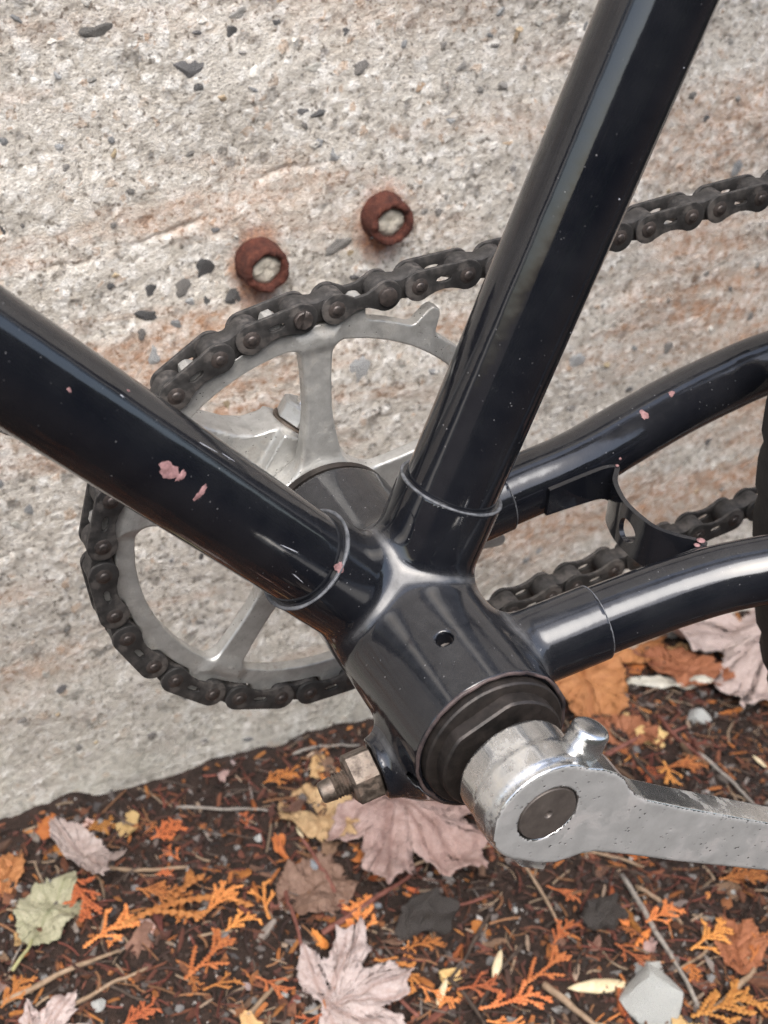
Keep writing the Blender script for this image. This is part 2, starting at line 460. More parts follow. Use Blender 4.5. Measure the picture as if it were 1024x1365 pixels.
def build_wall():
    xs = np.concatenate([np.linspace(-2600, -130, 60)[:-1], np.arange(-130, 380, .9), np.linspace(380, 3200, 60)])
    zs = np.concatenate([np.arange(-300, 140, .9), np.linspace(140, 900, 40)])
    X, Z = np.meshgrid(xs, zs, indexing='ij'); D = wall_bumps(X, Z)
    wx = X + .9 * fbm(X / 5, Z / 5, 0, 2, 61); wz = Z + .9 * fbm(X / 5, Z / 5, 7, 2, 62)
    d1, d2, g1 = cells(wx, wz, 4.6, 71); e1, e2, g2 = cells(wx, wz, 2.5, 72)
    am = np.clip(.75 + .6 * fbm(X / 30, Z / 24, 0, 3, 77), .25, 1.3)
    D = D + am * (.55 * (g1 - .4) * np.clip((d2 - d1) * 3, 0, 1) + .36 * (g2 - .4) * np.clip((e2 - e1) * 3, 0, 1)) + .12 * noise(X / 1.3, Z / 1.3, 0, 5)
    gap = np.clip(1 - (d2 - d1) * 4.5, 0, 1) * .7 + np.clip(1 - (e2 - e1) * 4, 0, 1) * .4
    Y = WALLY - D
    n, m = X.shape; V = np.stack([X, Y, Z], -1).reshape(-1, 3); i = np.arange(n * m).reshape(n, m)
    F = np.stack([i[:-1, :-1], i[1:, :-1], i[1:, 1:], i[:-1, 1:]], -1).reshape(-1, 4)
    # back, top and ends: one ring of vertices behind the face
    per = np.concatenate([i[:, 0], i[-1, 1:], i[::-1, -1][1:], i[0, ::-1][1:-1]]); b0 = n * m
    B = V[per].copy(); B[:, 1] = WALLY + 220; V = np.concatenate([V, B]); k = len(per); j = np.arange(k)
    S = np.stack([per, b0 + j, b0 + (j + 1) % k, np.roll(per, -1)], -1)
    me = mesh('concrete_wall', mm(V), F.tolist() + S.tolist() + [list(b0 + j)], CONC)
    for nm, a in (('grain', g1), ('grit', g2), ('gap', np.clip(gap, 0, 1))):
        at = me.attributes.new(nm, 'FLOAT', 'POINT'); at.data.foreach_set('value', np.concatenate([a.ravel(), np.zeros(k)]).astype(np.float32))
    return tag(link('concrete_wall', me), 'weathered concrete wall with exposed stones and rusty streaks behind the bicycle', 'wall')


WALL = build_wall()
STONE_M = {'d': plain('dark_stone', (.05, .05, .053), (.24, .235, .23), .85, 420, .0015, use_rnd=True),
           'g': plain('grey_stone', (.14, .135, .13), (.40, .38, .35), .85, 420, .0014, use_rnd=True),
           'w': plain('pale_stone', (.50, .47, .42), (.68, .66, .61), .75, 300, .0005, use_rnd=True),
           'b': plain('blue_grey_stone', (.22, .23, .24), (.50, .50, .49), .85, 420, .0014, use_rnd=True),
           't': plain('tan_stone', (.36, .27, .17), (.52, .42, .30), .8, 330, .0006, use_rnd=True)}


def pebble_mesh(name, mat, seed, sub=2, rough=.16, flat=False, cut=(.5, .88)):
    bm = bmesh.new(); bmesh.ops.create_icosphere(bm, subdivisions=sub, radius=1)
    rr = np.random.default_rng(seed); cuts = []
    for _ in range(9):
        v = rr.normal(size=3); v /= np.linalg.norm(v); cuts.append((v, rr.uniform(*cut)))
    for v in bm.verts:
        p = np.array(v.co)
        for nv, d in cuts:
            e = p @ nv - d
            if e > 0: p = p - nv * e * .9
        p = p * (1 + rough * float(fbm(p[0] * 1.6 + seed, p[1] * 1.6, p[2] * 1.6, 2, seed)))
        v.co = p
    return bm_mesh(name, bm, mat, 30 if flat else 180)


PEB = {k: [pebble_mesh('stone', m, 40 + i + 7 * ord(k), 3, .3, True) for i in range(5)] for k, m in STONE_M.items()}
STONES = [(20.1,79.4,11.1,7.2,'d'),(37.4,90.7,4.7,4.9,'d'),(23.9,71.6,4.1,5.1,'d'),(74.3,57.2,11,4.8,'d'),(67.6,58.6,5.1,4.2,'d'),(40.2,97.4,7.1,4.3,'g'),(27.1,95.7,5.2,3.8,'w'),(90.5,74.1,7.8,4.7,'g'),(45.7,75.1,5.5,6.8,'w'),(71.3,75.7,7.6,3.5,'w'),(86.3,-0.5,11.9,6.8,'g'),(27.6,-4.5,7.7,10.6,'d'),(16.4,-9.9,8.3,6.6,'g'),(38.4,-17.7,11.3,9.5,'d'),(27.9,-17.2,2.6,5.4,'d'),(2.4,-20.2,11.4,6,'d'),(4.5,-9.5,5,5.2,'d'),(-0.7,-27.8,3.8,4.7,'g'),(100.3,-60.5,9.9,17.7,'b'),(5.2,-36.7,5.8,9.7,'b'),(-13,94.4,12,5.8,'g'),(-28.7,91.4,4.3,3.1,'w'),(23.4,91.8,4,2.7,'d'),(46.4,69.4,4.9,2.9,'b'),(81.7,39.7,6,5,'b'),(74.9,44.7,4.6,3.7,'b'),(291.3,13.9,6.3,10.1,'b'),(253.7,72.8,6.5,4.1,'g'),(-28.8,53.3,3.9,4,'b'),(-28.4,79.5,4.3,3.2,'b'),(-15.4,76.4,3.3,2.7,'g'),(21,45.8,3.6,3.6,'g'),(-27.6,45.2,3.4,2.9,'g'),(-48.9,56.6,3.8,5.5,'b'),(-16.5,105,4.3,3.6,'w'),(41.6,83,3,2.2,'g'),(151.3,79.1,4.2,3.1,'g'),(217.2,-76.3,9.9,6.9,'b'),(218.4,-103.8,9.2,5.4,'g'),(136.4,-67.5,8.8,4,'b'),(-51.4,-102.7,4.5,6,'b'),(-30.5,-147.8,4.2,4.1,'g'),(270.8,-78.9,6.7,5.4,'g'),(282.7,47.4,4.3,5.1,'g'),(121.3,33,4.3,3,'g'),(133.7,49.5,5,2.9,'b'),(146.5,61,3.6,2.8,'g'),(-10.4,20.4,3,2.4,'g'),(-44.7,24.4,2.5,2.4,'g'),(55.8,93.3,3,3.3,'d'),(98,91,3.9,2.6,'w'),(113.7,60.4,5.5,2.8,'w'),(127,80.6,3.4,3,'g'),(166.9,68.9,3.3,2.9,'g'),(171.4,87,4.3,2.8,'w'),(-50.3,-194.2,5.7,5.3,'w'),(-32,-249.9,6.9,4.9,'w'),(-1.8,-247.8,5.6,4.9,'g'),(49.7,-267.9,7,5.3,'b'),(96.3,-273.1,11.2,7.6,'t'),(-62.3,-217.9,4.3,4.1,'g'),(251.1,-49.2,5.5,3.8,'w'),(295.9,-107,7.1,4.8,'w'),(252.2,25.6,5.1,3.7,'w'),(319.5,-67.6,6,4.6,'g'),(-40.4,-16.7,3,2.6,'g')]
for i, (x, z, w, h, k) in enumerate(STONES):
    d = float(wall_bumps(np.array(x), np.array(z)))
    link('stone', PEB[k][i % 5], WALL, W(x, WALLY - d + .55, z), (random.uniform(-.2, .2), random.uniform(-.5, .5), 0), (w * .00058, .0013, h * .00058))


rr = np.random.default_rng(17)
for i in range(170):                            # smaller aggregate showing through the worn face
    x, z = rr.uniform(-75, 330), rr.uniform(-265, 112); k = rr.choice(list('gggbbwwttd')); w, h = rr.uniform(2.2, 5.2, 2)
    d = float(wall_bumps(np.array(x), np.array(z)))
    link('stone', PEB[k][i % 5], WALL, W(x, WALLY - d + .35, z), (rr.uniform(-.3, .3), rr.uniform(0, 6.3), 0), (w * .00058, .0012, h * .00058))


def pipe_stub(x, z, lab, spin):
    e = empty('pipe_stub', W(x, WALLY, z), (0, spin, 0)); rr = np.random.default_rng(int(x))
    n = 64; prof = [(6.5, 3), (6.4, -10.4), (6.8, -11.6), (7.7, -12.2), (8.9, -12.0), (9.6, -11.0), (9.7, -8), (9.7, -5), (10.0, -2), (10.4, 3)]
    V, F = lathe(prof, n); V[:, [0, 2]] *= (1 + .05 * fbm(V[:, 0] / 3, V[:, 1] / 3, V[:, 2] / 3, 4, int(x)))[:, None]
    V[:, 1] += .9 * fbm(V[:, 0] / 3, 5, V[:, 2] / 3, 3, 9 + int(x))
    V *= .001; F = F[:-2] + [(len(prof) * n - n + k, len(prof) * n - n + (k + 1) % n, (k + 1) % n, k) for k in range(n)]
    link('pipe_wall', fixn(mesh('pipe_wall', V, F, RUST)), e)
    V, F = lathe([(.1, -9.2), (2, -9.6), (4, -9.3), (6.6, -8.8), (6.6, 2)], 32); V[:, 1] += .6 * fbm(V[:, 0] / 2, 0, V[:, 2] / 2, 3, 3)
    link('mortar_filling', fixn(mesh('mortar_filling', V * .001, F, MORTAR)), e)
    tag(e, lab, 'pipe', 'rusty pipe stubs in the wall')


pipe_stub(49.9, -2, 'rusty pipe stub filled with mortar in the wall, just above the chain', .3)
pipe_stub(104.9, 11.9, 'rusty pipe stub filled with mortar in the wall, the one beside the seat tube', 1.9)

# ================================================================ the bicycle
BIKE = empty('bicycle'); tag(BIKE, 'old black bicycle with block chain and chromed cottered crank standing by the concrete wall', 'bicycle')


def part(name, me, parent=BIKE): return link(name, me, parent)


def bpart(name, V, F, mat, parent=BIKE, angle=None, fix=True):
    me = mesh(name, mm(V), F, mat)
    if fix: fixn(me)
    if angle is not None: sharp(me, angle)
    return link(name, me, parent)


Y0 = 1.35
SA, DA = 1.255978, 2.370829
US = np.array([math.cos(SA), 0, math.sin(SA)]); UD = np.array([math.cos(DA), 0, math.sin(DA)])
PS = np.array([-.4, Y0, 0]); PD = np.array([0, Y0, -1.9])
LST = np.array([(15, -29.5, 3.3), (41, -30.7, 9), (55, -31.7, 12.1), (66, -32.8, 14.5), (79, -35, 17.3), (91.5, -38.9, 20.1), (106, -44, 23.5), (125, -49, 28), (180, -55, 36), (300, -58, 54), (455, -60, 70)], float)
RST = np.array([(15, 29.5, 3.3), (49, 30.4, 10.9), (72, 31, 15.9), (92, 34.6, 20.3), (113, 38.2, 25), (132, 40.2, 29), (150, 40.6, 33), (200, 42, 40), (300, 52, 55), (455, 60, 70)], float)


def smooth_path(P, n=8):
    P = np.asarray(P, float); E = np.concatenate([[2 * P[0] - P[1]], P, [2 * P[-1] - P[-2]]]); out = []
    for i in range(1, len(E) - 2):
        p0, p1, p2, p3 = E[i - 1:i + 3]
        for k in range(n):
            t = k / n
            out.append(.5 * (2 * p1 + (p2 - p0) * t + (2 * p0 - 5 * p1 + 4 * p2 - p3) * t * t + (3 * p1 - p0 - 3 * p2 + p3) * t ** 3))
    out.append(P[-1]); return np.array(out)


def lerp_path(P, x):                            # point and direction on a stay at a given x
    S = smooth_path(P); i = np.searchsorted(S[:, 0], x); t = (x - S[i - 1, 0]) / (S[i, 0] - S[i - 1, 0])
    d = S[i] - S[i - 1]; return S[i - 1] + d * t, d / np.linalg.norm(d)


TS, TD, XL, XR = 41.5, 40.5, 42.5, 47.
LQ, LD = lerp_path(LST, XL); RQ, RD = lerp_path(RST, XR)
OIL = np.array([-6.0, -33.7, 20.2])


def shell_terms(x, y, z):
    rad = np.sqrt(x * x + z * z)
    sh = ext(rad - 21.1, np.abs(y + 3) - 49, .7)
    se = seg_cyl(x, y, z, PS, PS + US * TS, 14.3, .7); dn = seg_cyl(x, y, z, PD, PD + UD * TD, 14.3, .7)
    ls = seg_cyl(x, y, z, LST[0], LQ, 10.5, .5); rs = seg_cyl(x, y, z, RST[0], RQ, 11., .5)
    bo = seg_cyl(x, y, z, (-22.8, -35.5, -17.0), (9, -37.4, -8.4), 8.3, .7)
    bo = smin(bo, seg_cyl(x, y, z, (-14.5, -38.5, -15.5), (3, -43, -16.5), 8.6, 3.), 8)
    return sh, se, dn, ls, rs, bo, rad


def shell_sdf(x, y, z):
    sh, se, dn, ls, rs, bo, rad = shell_terms(x, y, z)
    d = smin(smin(se, dn, 8), sh, 5.5); d = smin(smin(d, ls, 5.5), rs, 5.5); d = smin(d, bo, 7)
    d = smax(d, -np.maximum(rad - 19.4, np.abs(y + 52) - 9), .5)          # threaded mouth, wall side and camera side
    d = smax(d, -np.maximum(rad - 19.4, np.abs(y - 47) - 5), .5)
    ang = (x + 15.6) ** 2 + (z + 9.6) ** 2
    d = smax(d, -np.maximum(np.sqrt(ang) - 3.9, np.abs(y + 52) - 8), .5)  # open slot next to the clamp
    nn = OIL / np.hypot(OIL[0], OIL[2]); nx, nz = nn[0], nn[2]
    t = x * nx + z * nz; q = np.sqrt((x - t * nx) ** 2 + (y - OIL[1]) ** 2 + (z - t * nz) ** 2)
    d = smax(d, -np.maximum(np.maximum(q - 2.2, 14 - t), t - 40), .8)
    return d


P_, Q_, N_ = surface(shell_sdf, (-48, -56, -34), (62, 50, 62), .85)
sh, se, dn, ls, rs, bo, rad = shell_terms(*P_.T)
stack = np.sort(np.stack([sh, se, dn, ls, rs, bo]), 0)
dust = np.clip(1 - (stack[1] - stack[0]) / 3.2, 0, 1) * np.clip((stack[0]) / 1.4, 0, 1) * np.clip(N_[:, 2] * 1.5 + .5, 0, 1)
dust = np.clip(dust * 1.1 + .08 * np.clip(N_[:, 2], 0, 1), 0, 1)
cen = P_[Q_].mean(1); T_ = np.stack([a for a in shell_terms(*cen.T)[:5]], 0); T_[0] -= .6; reg = T_.argmin(0)
me_ = region_meshes(P_, Q_, N_, reg, ['bottom_bracket_shell', 'seat_tube_lug', 'down_tube_lug', 'chain_stay_lug', 'chain_stay_lug2'], PAINT, dust)
SHELL = part('bottom_bracket_shell', me_['bottom_bracket_shell'])
for k in ('seat_tube_lug', 'down_tube_lug', 'chain_stay_lug', 'chain_stay_lug2'):
    m_ = me_[k]; m_.name = k.rstrip('2'); part(k.rstrip('2'), m_, SHELL)
V, F = lathe([(16.9, -46.5), (16.9, 42)], 48); bpart('inner_sleeve', V, F, CUPM, SHELL)


def ring_bead(c, d, r, w=.55):
    d = np.asarray(d, float) / np.linalg.norm(d); s, t = frame_of(d); a = np.linspace(0, 2 * math.pi, 73)[:-1]
    V = []; F = []; n = 8
    for i, th in enumerate(a):
        o = s * math.cos(th) + t * math.sin(th); ww = w * (1 + .25 * math.sin(5 * th) * math.sin(2.3 * th))
        for k in range(n):
            b = 2 * math.pi * k / n; V.append(c + o * (r + ww * math.cos(b)) + d * ww * .8 * math.sin(b))
    for i in range(72):
        for k in range(n): F.append((i * n + k, i * n + (k + 1) % n, ((i + 1) % 72) * n + (k + 1) % n, ((i + 1) % 72) * n + k))
    return np.array(V), F


for c, d, r, w in ((PS + US * (TS - .2), US, 13.95, .5), (PD + UD * (TD - .2), UD, 13.95, .55), (LQ - LD * .1, LD, 10.15, .3), (RQ - RD * .1, RD, 10.7, .3)):
    V, F = ring_bead(c, d, r, w); bpart('lug_edge', V, F, EDGE, SHELL)

# bare chipped edge round the mouth of the shell
V, F = ring_bead(np.array([0, -52.0, 0]), (0, 1, 0), 20.6, .55)
ph = np.arctan2(V[:, 2], V[:, 0]); keep = noise(ph * 4, 2., 0, 6) * .5 + .3
V[:, [0, 2]] *= (1 + .012 * noise(ph * 9, 1, 0, 8))[:, None]
bpart('chipped_rim', V, F, plain('chipped_paint_rim', (.009, .009, .011), (.10, .072, .068), .5, 160, .0003), SHELL)

# tubes
def straight(name, p, q, r, n=40, m=40):
    t = np.linspace(0, 1, m)[:, None]; V, F = tube(np.asarray(p) * (1 - t) + np.asarray(q) * t, r, n); return bpart(name, V, F, PAINT, angle=60)


SEAT = straight('seat_tube', PS + US * 22, PS + US * 540, 12.7, 64)
HEADB = PD + UD * 600; SEATT = PS + US * 520
DOWN = straight('down_tube', PD + UD * 22, HEADB, 12.7, 64)
uh = np.array([-math.cos(R(72)), 0, math.sin(R(72))])
HEADT = HEADB + uh * 120 + np.array([0, 0, 0])
straight('head_tube', HEADB - uh * 25, HEADB + uh * 130, 16, 32, 4)
straight('top_tube', SEATT, HEADB + uh * 105, 12.7, 32, 4)
def stay_tube(name, P, x0, k=1.):
    S = smooth_path(P, 10); S = S[S[:, 0] > x0]; rad = np.interp(S[:, 0], [0, 150, 455], [9.6 * k, 9.4 * k, 7]); V, F = tube(S, rad, 40)
    return bpart(name, V, F, PAINT, angle=60)


LSTAY = stay_tube('chain_stay', LST, 28); RSTAY = stay_tube('chain_stay', RST, 28, 1.06)
for s in (-1, 1): straight('seat_stay', SEATT + np.array([6, s * 10, -15]), (462, s * 58 + Y0, 78), 7, 16, 3)


def on_tube(P, u, r, t, ang, ref):              # point on a tube at distance t, angle from ref towards +y side
    s = ref - u * (ref @ u); s /= np.linalg.norm(s); k = np.cross(u, s)
    return P + u * t + (s * math.cos(ang) + k * math.sin(ang)) * r


def patch(name, parent, P, u, r, at, w, h, mat, seed, lift=.05, tilt=0., n=20):
    """small thin flake lying on a tube at the surface point 'at'"""
    at = np.asarray(at, float); u = np.asarray(u, float) / np.linalg.norm(u); t0 = (at - P) @ u; nr = at - P - u * t0; nr /= np.linalg.norm(nr); k = np.cross(u, nr)
    V = []; rr = np.random.default_rng(seed); a0 = 0

    def pt(a, b, l):
        a, b = a * math.cos(tilt) - b * math.sin(tilt), a * math.sin(tilt) + b * math.cos(tilt)
        th = b / r; return P + u * (t0 + a) + (nr * math.cos(th) + k * math.sin(th)) * (r + l)
    ra = rr.uniform(0, 6.3, 3); rad = [1 + .16 * math.sin(2 * math.pi * i / n * 2 + ra[0]) + .12 * math.sin(2 * math.pi * i / n * 3 + ra[1]) + .2 * rr.uniform(-1, 1) for i in range(n)]
    V.append(pt(0, 0, lift))
    for q in (.8, 1.):
        for i in range(n):
            th = 2 * math.pi * i / n; V.append(pt(w / 2 * q * rad[i] * math.cos(th), h / 2 * q * rad[i] * math.sin(th), lift if q < 1 else -.03))
    F = [(0, 1 + i, 1 + (i + 1) % n) for i in range(n)] + [(1 + i, 1 + n + i, 1 + n + (i + 1) % n, 1 + (i + 1) % n) for i in range(n)]
    return bpart(name, V, F, mat, parent)


for i, (at, w, h) in enumerate((((-69., -11., 69.), 5., 4.6), ((-66, -10.9, 66.9), 1.6, 3.4), ((-61.4, -11.1, 61.5), 1.9, 4.2), ((-75, -5, 88), 1.2, .6), ((-90, -10, 93), 1.3, .8))):
    patch('paint_chip', DOWN, PD, UD, 12.7, at, w, h, CHIP, 60 + i)
patch('paint_chip', SHELL, PD, UD, 14.3, (-25.7, -10.1, 30.9), 3., 3.2, CHIP, 71)
for i, (x, a, w) in enumerate(((97, 1.0, 3.6), (109, 1.15, 2.6), (84, .2, 1.2))):
    c, d = lerp_path(RST, x); at = c + (np.array([0, -1, 0]) * math.cos(a) + np.array([-.2, 0, 1]) * math.sin(a)) * 10.1
    patch('paint_chip', RSTAY, c, d, 10.15, at, w * .8, w * .8, CHIP, 80 + i, .12)
for i, (t, a, w, h) in enumerate(((91, 1.06, 6, .3), (84, 1.15, 4, .25), (57, .25, 7, .3), (49, -.15, 5, .25), (118, .9, 1.2, .4))):
    at = on_tube(PD, UD, 12.7, t, -math.pi / 2 + a, np.array([0, 0, 1.])); at = PD + UD * t + 12.7 * (np.array([0, -1, 0]) * math.cos(a) + np.cross(UD, np.array([0, 1., 0])) * math.sin(a) * -1)
    patch('scratch', DOWN, PD, UD, 12.7, at, w, h, SCRATCH, 90 + i, .03, tilt=random.uniform(-.12, .12), n=18)
for i, (t, y, w, h) in enumerate(((93, -.6, .3, .9), (128, -.2, .5, .7), (160, -.4, .5, .6), (210, .2, .6, .6))):
    nr = np.array([0, -1, 0]) * math.cos(y) + np.cross(US, np.array([0, 1., 0])) * math.sin(y)
    patch('scratch', SEAT, PS, US, 12.7, PS + US * t + nr * 12.7, w, h, SCRATCH, 120 + i, .03)

# bridge plate between the chain stays
def bridge():
    top = np.array([(57, 19.6, 17.5), (67, 19.8, 19.5), (76, 20.2, 20.8), (79.6, 19.2, 21), (78.4, 17, 21), (75, 12.7, 21), (72.4, 6, 21), (71.3, -.7, 21), (72.1, -10.9, 21), (75.6, -16.9, 21), (79.5, -21.8, 21.5), (80, -24.5, 22), (76, -26.2, 22), (68, -26, 20.5), (60, -25.4, 18.5)], float)
    S = smooth_path(top, 9); n = len(S); V = []; F = []; hz = np.interp(np.arange(n), [0, 18, 36, n - 36, n - 18, n - 1], [9, 11, 14, 14, 9, 5])
    tn = np.gradient(S, axis=0); nrm = np.stack([-tn[:, 1], tn[:, 0], 0 * tn[:, 0]], 1); nrm /= np.linalg.norm(nrm, axis=1)[:, None]
    m = 19
    for sd_ in (0, 1):
        for i in range(n):
            for j in range(m): V.append(S[i] - np.array([0, 0, hz[i] * j / (m - 1)]) + nrm[i] * (1.5 * sd_ - .75))
    hole = lambda i, j: ((i - n * .50) / 3.6) ** 2 + ((j - 9.) / 4.2) ** 2 < 1
    b = n * m
    for i in range(n - 1):
        for j in range(m - 1):
            if hole(i, j): continue
            q = [i * m + j, (i + 1) * m + j, (i + 1) * m + j + 1, i * m + j + 1]; F.append(q); F.append([b + k for k in q[::-1]])
    on = set()                                  # round the hole off: its border vertices go onto an ellipse
    for i in range(n - 1):
        for j in range(m - 1):
            if hole(i, j):
                for a_, c_ in ((i, j), (i + 1, j), (i, j + 1), (i + 1, j + 1)): on.add((a_, c_))
    ci, cj = n * .50 + .5, 9.5; used = {v for f in F for v in f}
    for (i, j) in on:
        if i * m + j not in used: continue
        th = math.atan2((j - cj) / 4.2, (i - ci) / 3.6); fi, fj = ci + 3.9 * math.cos(th), cj + 4.5 * math.sin(th); k0 = int(fi); w_ = fi - k0
        for sd_ in (0, 1):
            V[sd_ * b + i * m + j] = (S[k0] * (1 - w_) + S[k0 + 1] * w_) - np.array([0, 0, hz[k0] * fj / (m - 1)]) + nrm[k0] * (1.5 * sd_ - .75)
    cnt = {}
    for q in [f for f in F if f[0] < b]:
        for k in range(4): e = (q[k], q[(k + 1) % 4]); cnt[frozenset(e)] = None if frozenset(e) in cnt else e
    for e in cnt.values():
        if e: F.append([e[1], e[0], b + e[0], b + e[1]])
    me = mesh('chain_stay_bridge', mm(np.array(V)), F, PAINT); fixn(me); o = part('chain_stay_bridge', me)
    md = o.modifiers.new('soft_edge', 'BEVEL'); md.width = .0004; md.segments = 2; md.limit_method = 'ANGLE'; md.angle_limit = R(50)
    sharp(me, 40); return o


BRIDGE = bridge()
for i, (p, w) in enumerate((((79.6, -23.2, 21.9), 2.2), ((77, -24.9, 22.1), 1.6), ((79.8, 19., 21.1), 1.0))):
    V, F = lathe([(.1, -.2), (w * .5, 0), (w * .6, .25), (w * .3, .45), (.05, .5)], 12, p, (0, 0, 1)); bpart('paint_chip', V, F, CHIP, BRIDGE)

# clamp bolt and nut
BA = np.array([-22.8, -35.5, -17.0]); BD = np.array([-31.8, 1.9, -8.6]); BD /= np.linalg.norm(BD)
prof = [(3.3, -2), (3.3, 8)]
for k in range(5): prof += [(3.3, 7.9 + k * .85), (2.8, 8.3 + k * .85)]
prof += [(3.2, 12.2), (3.1, 12.6), (2.85, 15.2), (2.5, 15.7), (.3, 15.75)]
V, F = lathe(prof, 28, BA, BD); BOLT = bpart('clamp_bolt', V, F, BOLTM, angle=50)


def hexnut(c, d, af, h, ch=.8):
    d = np.asarray(d, float); d /= np.linalg.norm(d); s, t = frame_of(d); V = []; R_ = af / math.sqrt(3)
    for hh, rr in ((0, R_ * .9), (ch * .5, R_), (h - ch, R_), (h, R_ * .84), (h, R_ * .45)):
        for k in range(6):
            for e in (-.06, .06):
                a = math.pi / 3 * k + e + .35; V.append(np.asarray(c) + d * hh + (s * math.cos(a) + t * math.sin(a)) * rr)
    F = [(i * 12 + k, i * 12 + (k + 1) % 12, (i + 1) * 12 + (k + 1) % 12, (i + 1) * 12 + k) for i in range(4) for k in range(12)]
    F += [tuple(range(12)), tuple(range(59, 47, -1))]; return np.array(V), F


V, F = hexnut(BA + BD * .2, BD, 12.4, 7.6); bpart('nut', V, F, BOLTM, BOLT, 25)

# left bearing cup, axle
V, F = lathe([(9, -49), (19.2, -49), (19.2, -53.6), (18.8, -54.1), (17.2, -54.4), (9, -54.6)], 64, (0, 0, 0)); CUP = bpart('bearing_cup', V, F, CUPM, angle=35)
def cup_step():                                 # raised collar with two flats for the wrench
    n = 72; V = []; rad = []
    for k in range(n):
        a = 2 * math.pi * k / n; r = 16.6
        for fa in (R(118), R(118 + 180)):
            c = math.cos(a - fa)
            if c > 0: r = min(r, 14.9 / max(c, .2)) if c > .8 else r
        rad.append(r)
    for s_, y in ((1.0, -54.2), (1.0, -57.6), (.97, -58.2), (.55, -58.4)):
        for k in range(n): a = 2 * math.pi * k / n; V.append((rad[k] * s_ * math.cos(a), y, rad[k] * s_ * math.sin(a)))
    F = [(i * n + k, i * n + (k + 1) % n, (i + 1) * n + (k + 1) % n, (i + 1) * n + k) for i in range(3) for k in range(n)]
    F += [tuple(range(n)), tuple(range(4 * n - 1, 3 * n - 1, -1))]; return np.array(V), F


V, F = cup_step(); bpart('wrench_collar', V, F, CUPM, CUP, 30)
V, F = lathe([(9, 40), (19.2, 40), (19.2, 47), (20.6, 47.1), (20.8, 49.2), (20.0, 49.8), (9, 50.2)], 64); CUP2 = bpart('bearing_cup', V, F, CUPM, angle=35)
V, F = lathe([(7.9, 80), (7.9, -78.5), (7.6, -79.25), (1.2, -79.35), (.95, -79.0), (.9, -78.3), (.1, -78.3)], 48); AXLE = bpart('axle', V, F, AXLEM, angle=40)

# cranks
CA = R(-29)


def crank(ang, y0, y1, ya, arm, outline, boss_r, name, ax0):
    cu, su = math.cos(ang), math.sin(ang)
    boss = arc(14.7, 0, 354, 59)

    def f(x, y, z):
        u = x * cu + z * su; v = -x * su + z * cu
        if su * cu > 0 or ang > R(90): v = -v
        dp = poly2(u, v, outline)
        ym, yh = (y0 + ya) / 2, abs(ya - y0) / 2
        a = ext(dp, np.abs(y - ym) - yh, .7)
        bm_, bh = (y0 + 3 + y1) / 2, abs(y1 - y0 - 3) / 2
        bp = poly2(u, v, boss); b = ext(bp, np.abs(y - bm_) - bh, .6)
        d = smin(a, b, 2.2)
        return smax(d, -(np.sqrt(x * x + z * z) - 8.15), .35)
    return f


def arc(r, a0, a1, n): return [(r * math.cos(R(a0 + (a1 - a0) * i / n)), r * math.sin(R(a0 + (a1 - a0) * i / n))) for i in range(n + 1)]


OUT_L = arc(14.7, 78, 275, 30) + [(8, -15), (13.5, -14.1), (17, -12.2), (20, -10.4), (24, -9.2), (37, -8.8), (55, -8.9), (95, -7.9), (150, -8)] + \
    [(165 + 12 * math.cos(R(a)), 12 * math.sin(R(a))) for a in range(-120, 121, 15)] + [(150, 8), (95, 7.8), (44, 8.1), (29, 8.5), (24.5, 9.4), (20.5, 11), (17, 13.2), (13.5, 14.4), (8, 14.9)]
fL = crank(CA, -79.2, -62.2, -70.6, None, OUT_L, 14.7, 'crank', 0)
P_, Q_, N_ = surface(fL, (-18, -80.5, -110), (170, -61, 18), .8)
CRANK = part('crank_arm', region_meshes(P_, Q_, N_, np.where(N_[Q_].mean(1)[:, 1] < -.75, 0, 1), ['a', 'b'], CHROME)['a'])
CRANK.data.name = 'crank_arm'
sd_me = region_meshes(P_, Q_, N_, np.where(N_[Q_].mean(1)[:, 1] < -.75, 0, 1), ['a', 'b'], CHROME_SIDE)['b']
part('polished_side', sd_me, CRANK)
cd = np.array([math.cos(CA), 0, math.sin(CA)]); cn = np.array([-math.sin(CA), 0, math.cos(CA)])


def cot(p0, p1, prof, name, par, mat, c0, cdir, cnrm, yy):
    a = c0 + cdir * p0[0] + cnrm * p0[1] + np.array([0, yy, 0]); b = c0 + cdir * p1[0] + cnrm * p1[1] + np.array([0, yy, 0])
    V, F = lathe(prof, 32, a, b - a); return bpart(name, V, F, mat, par, 45)


cot((5.9, 20.6), (13.2, -22), [(.3, -.1), (3.3, 0), (4.3, .35), (4.75, 1.0), (4.9, 2.2), (4.95, 12), (4.7, 30), (3.3, 32), (3.2, 39), (2.6, 42), (.2, 42.6)], 'cotter_pin', CRANK, CHROME_SIDE, np.zeros(3), cd, cn, -70.6)
V, F = hexnut(cd * 11.7 + cn * -15 + np.array([0, -70.6, 0]), -cn + cd * .17, 11, 4.4); bpart('cotter_nut', V, F, CHROME_SIDE, CRANK, 25)

# chainring side crank, pointing the other way
OUT_R = arc(16.5, 60, 300, 30) + [(14, -14), (22, -12.2), (32, -11.4), (60, -10), (150, -8)] + \
    [(165 + 12 * math.cos(R(a)), 12 * math.sin(R(a))) for a in range(-120, 121, 15)] + [(150, 8), (60, 10), (34, 11.4), (28, 13.2), (22, 18.0), (13, 18.2)]
CB = CA + math.pi
db = np.array([math.cos(CB), 0, math.sin(CB)]); nb_ = np.array([-math.sin(CA), 0, math.cos(CA)])


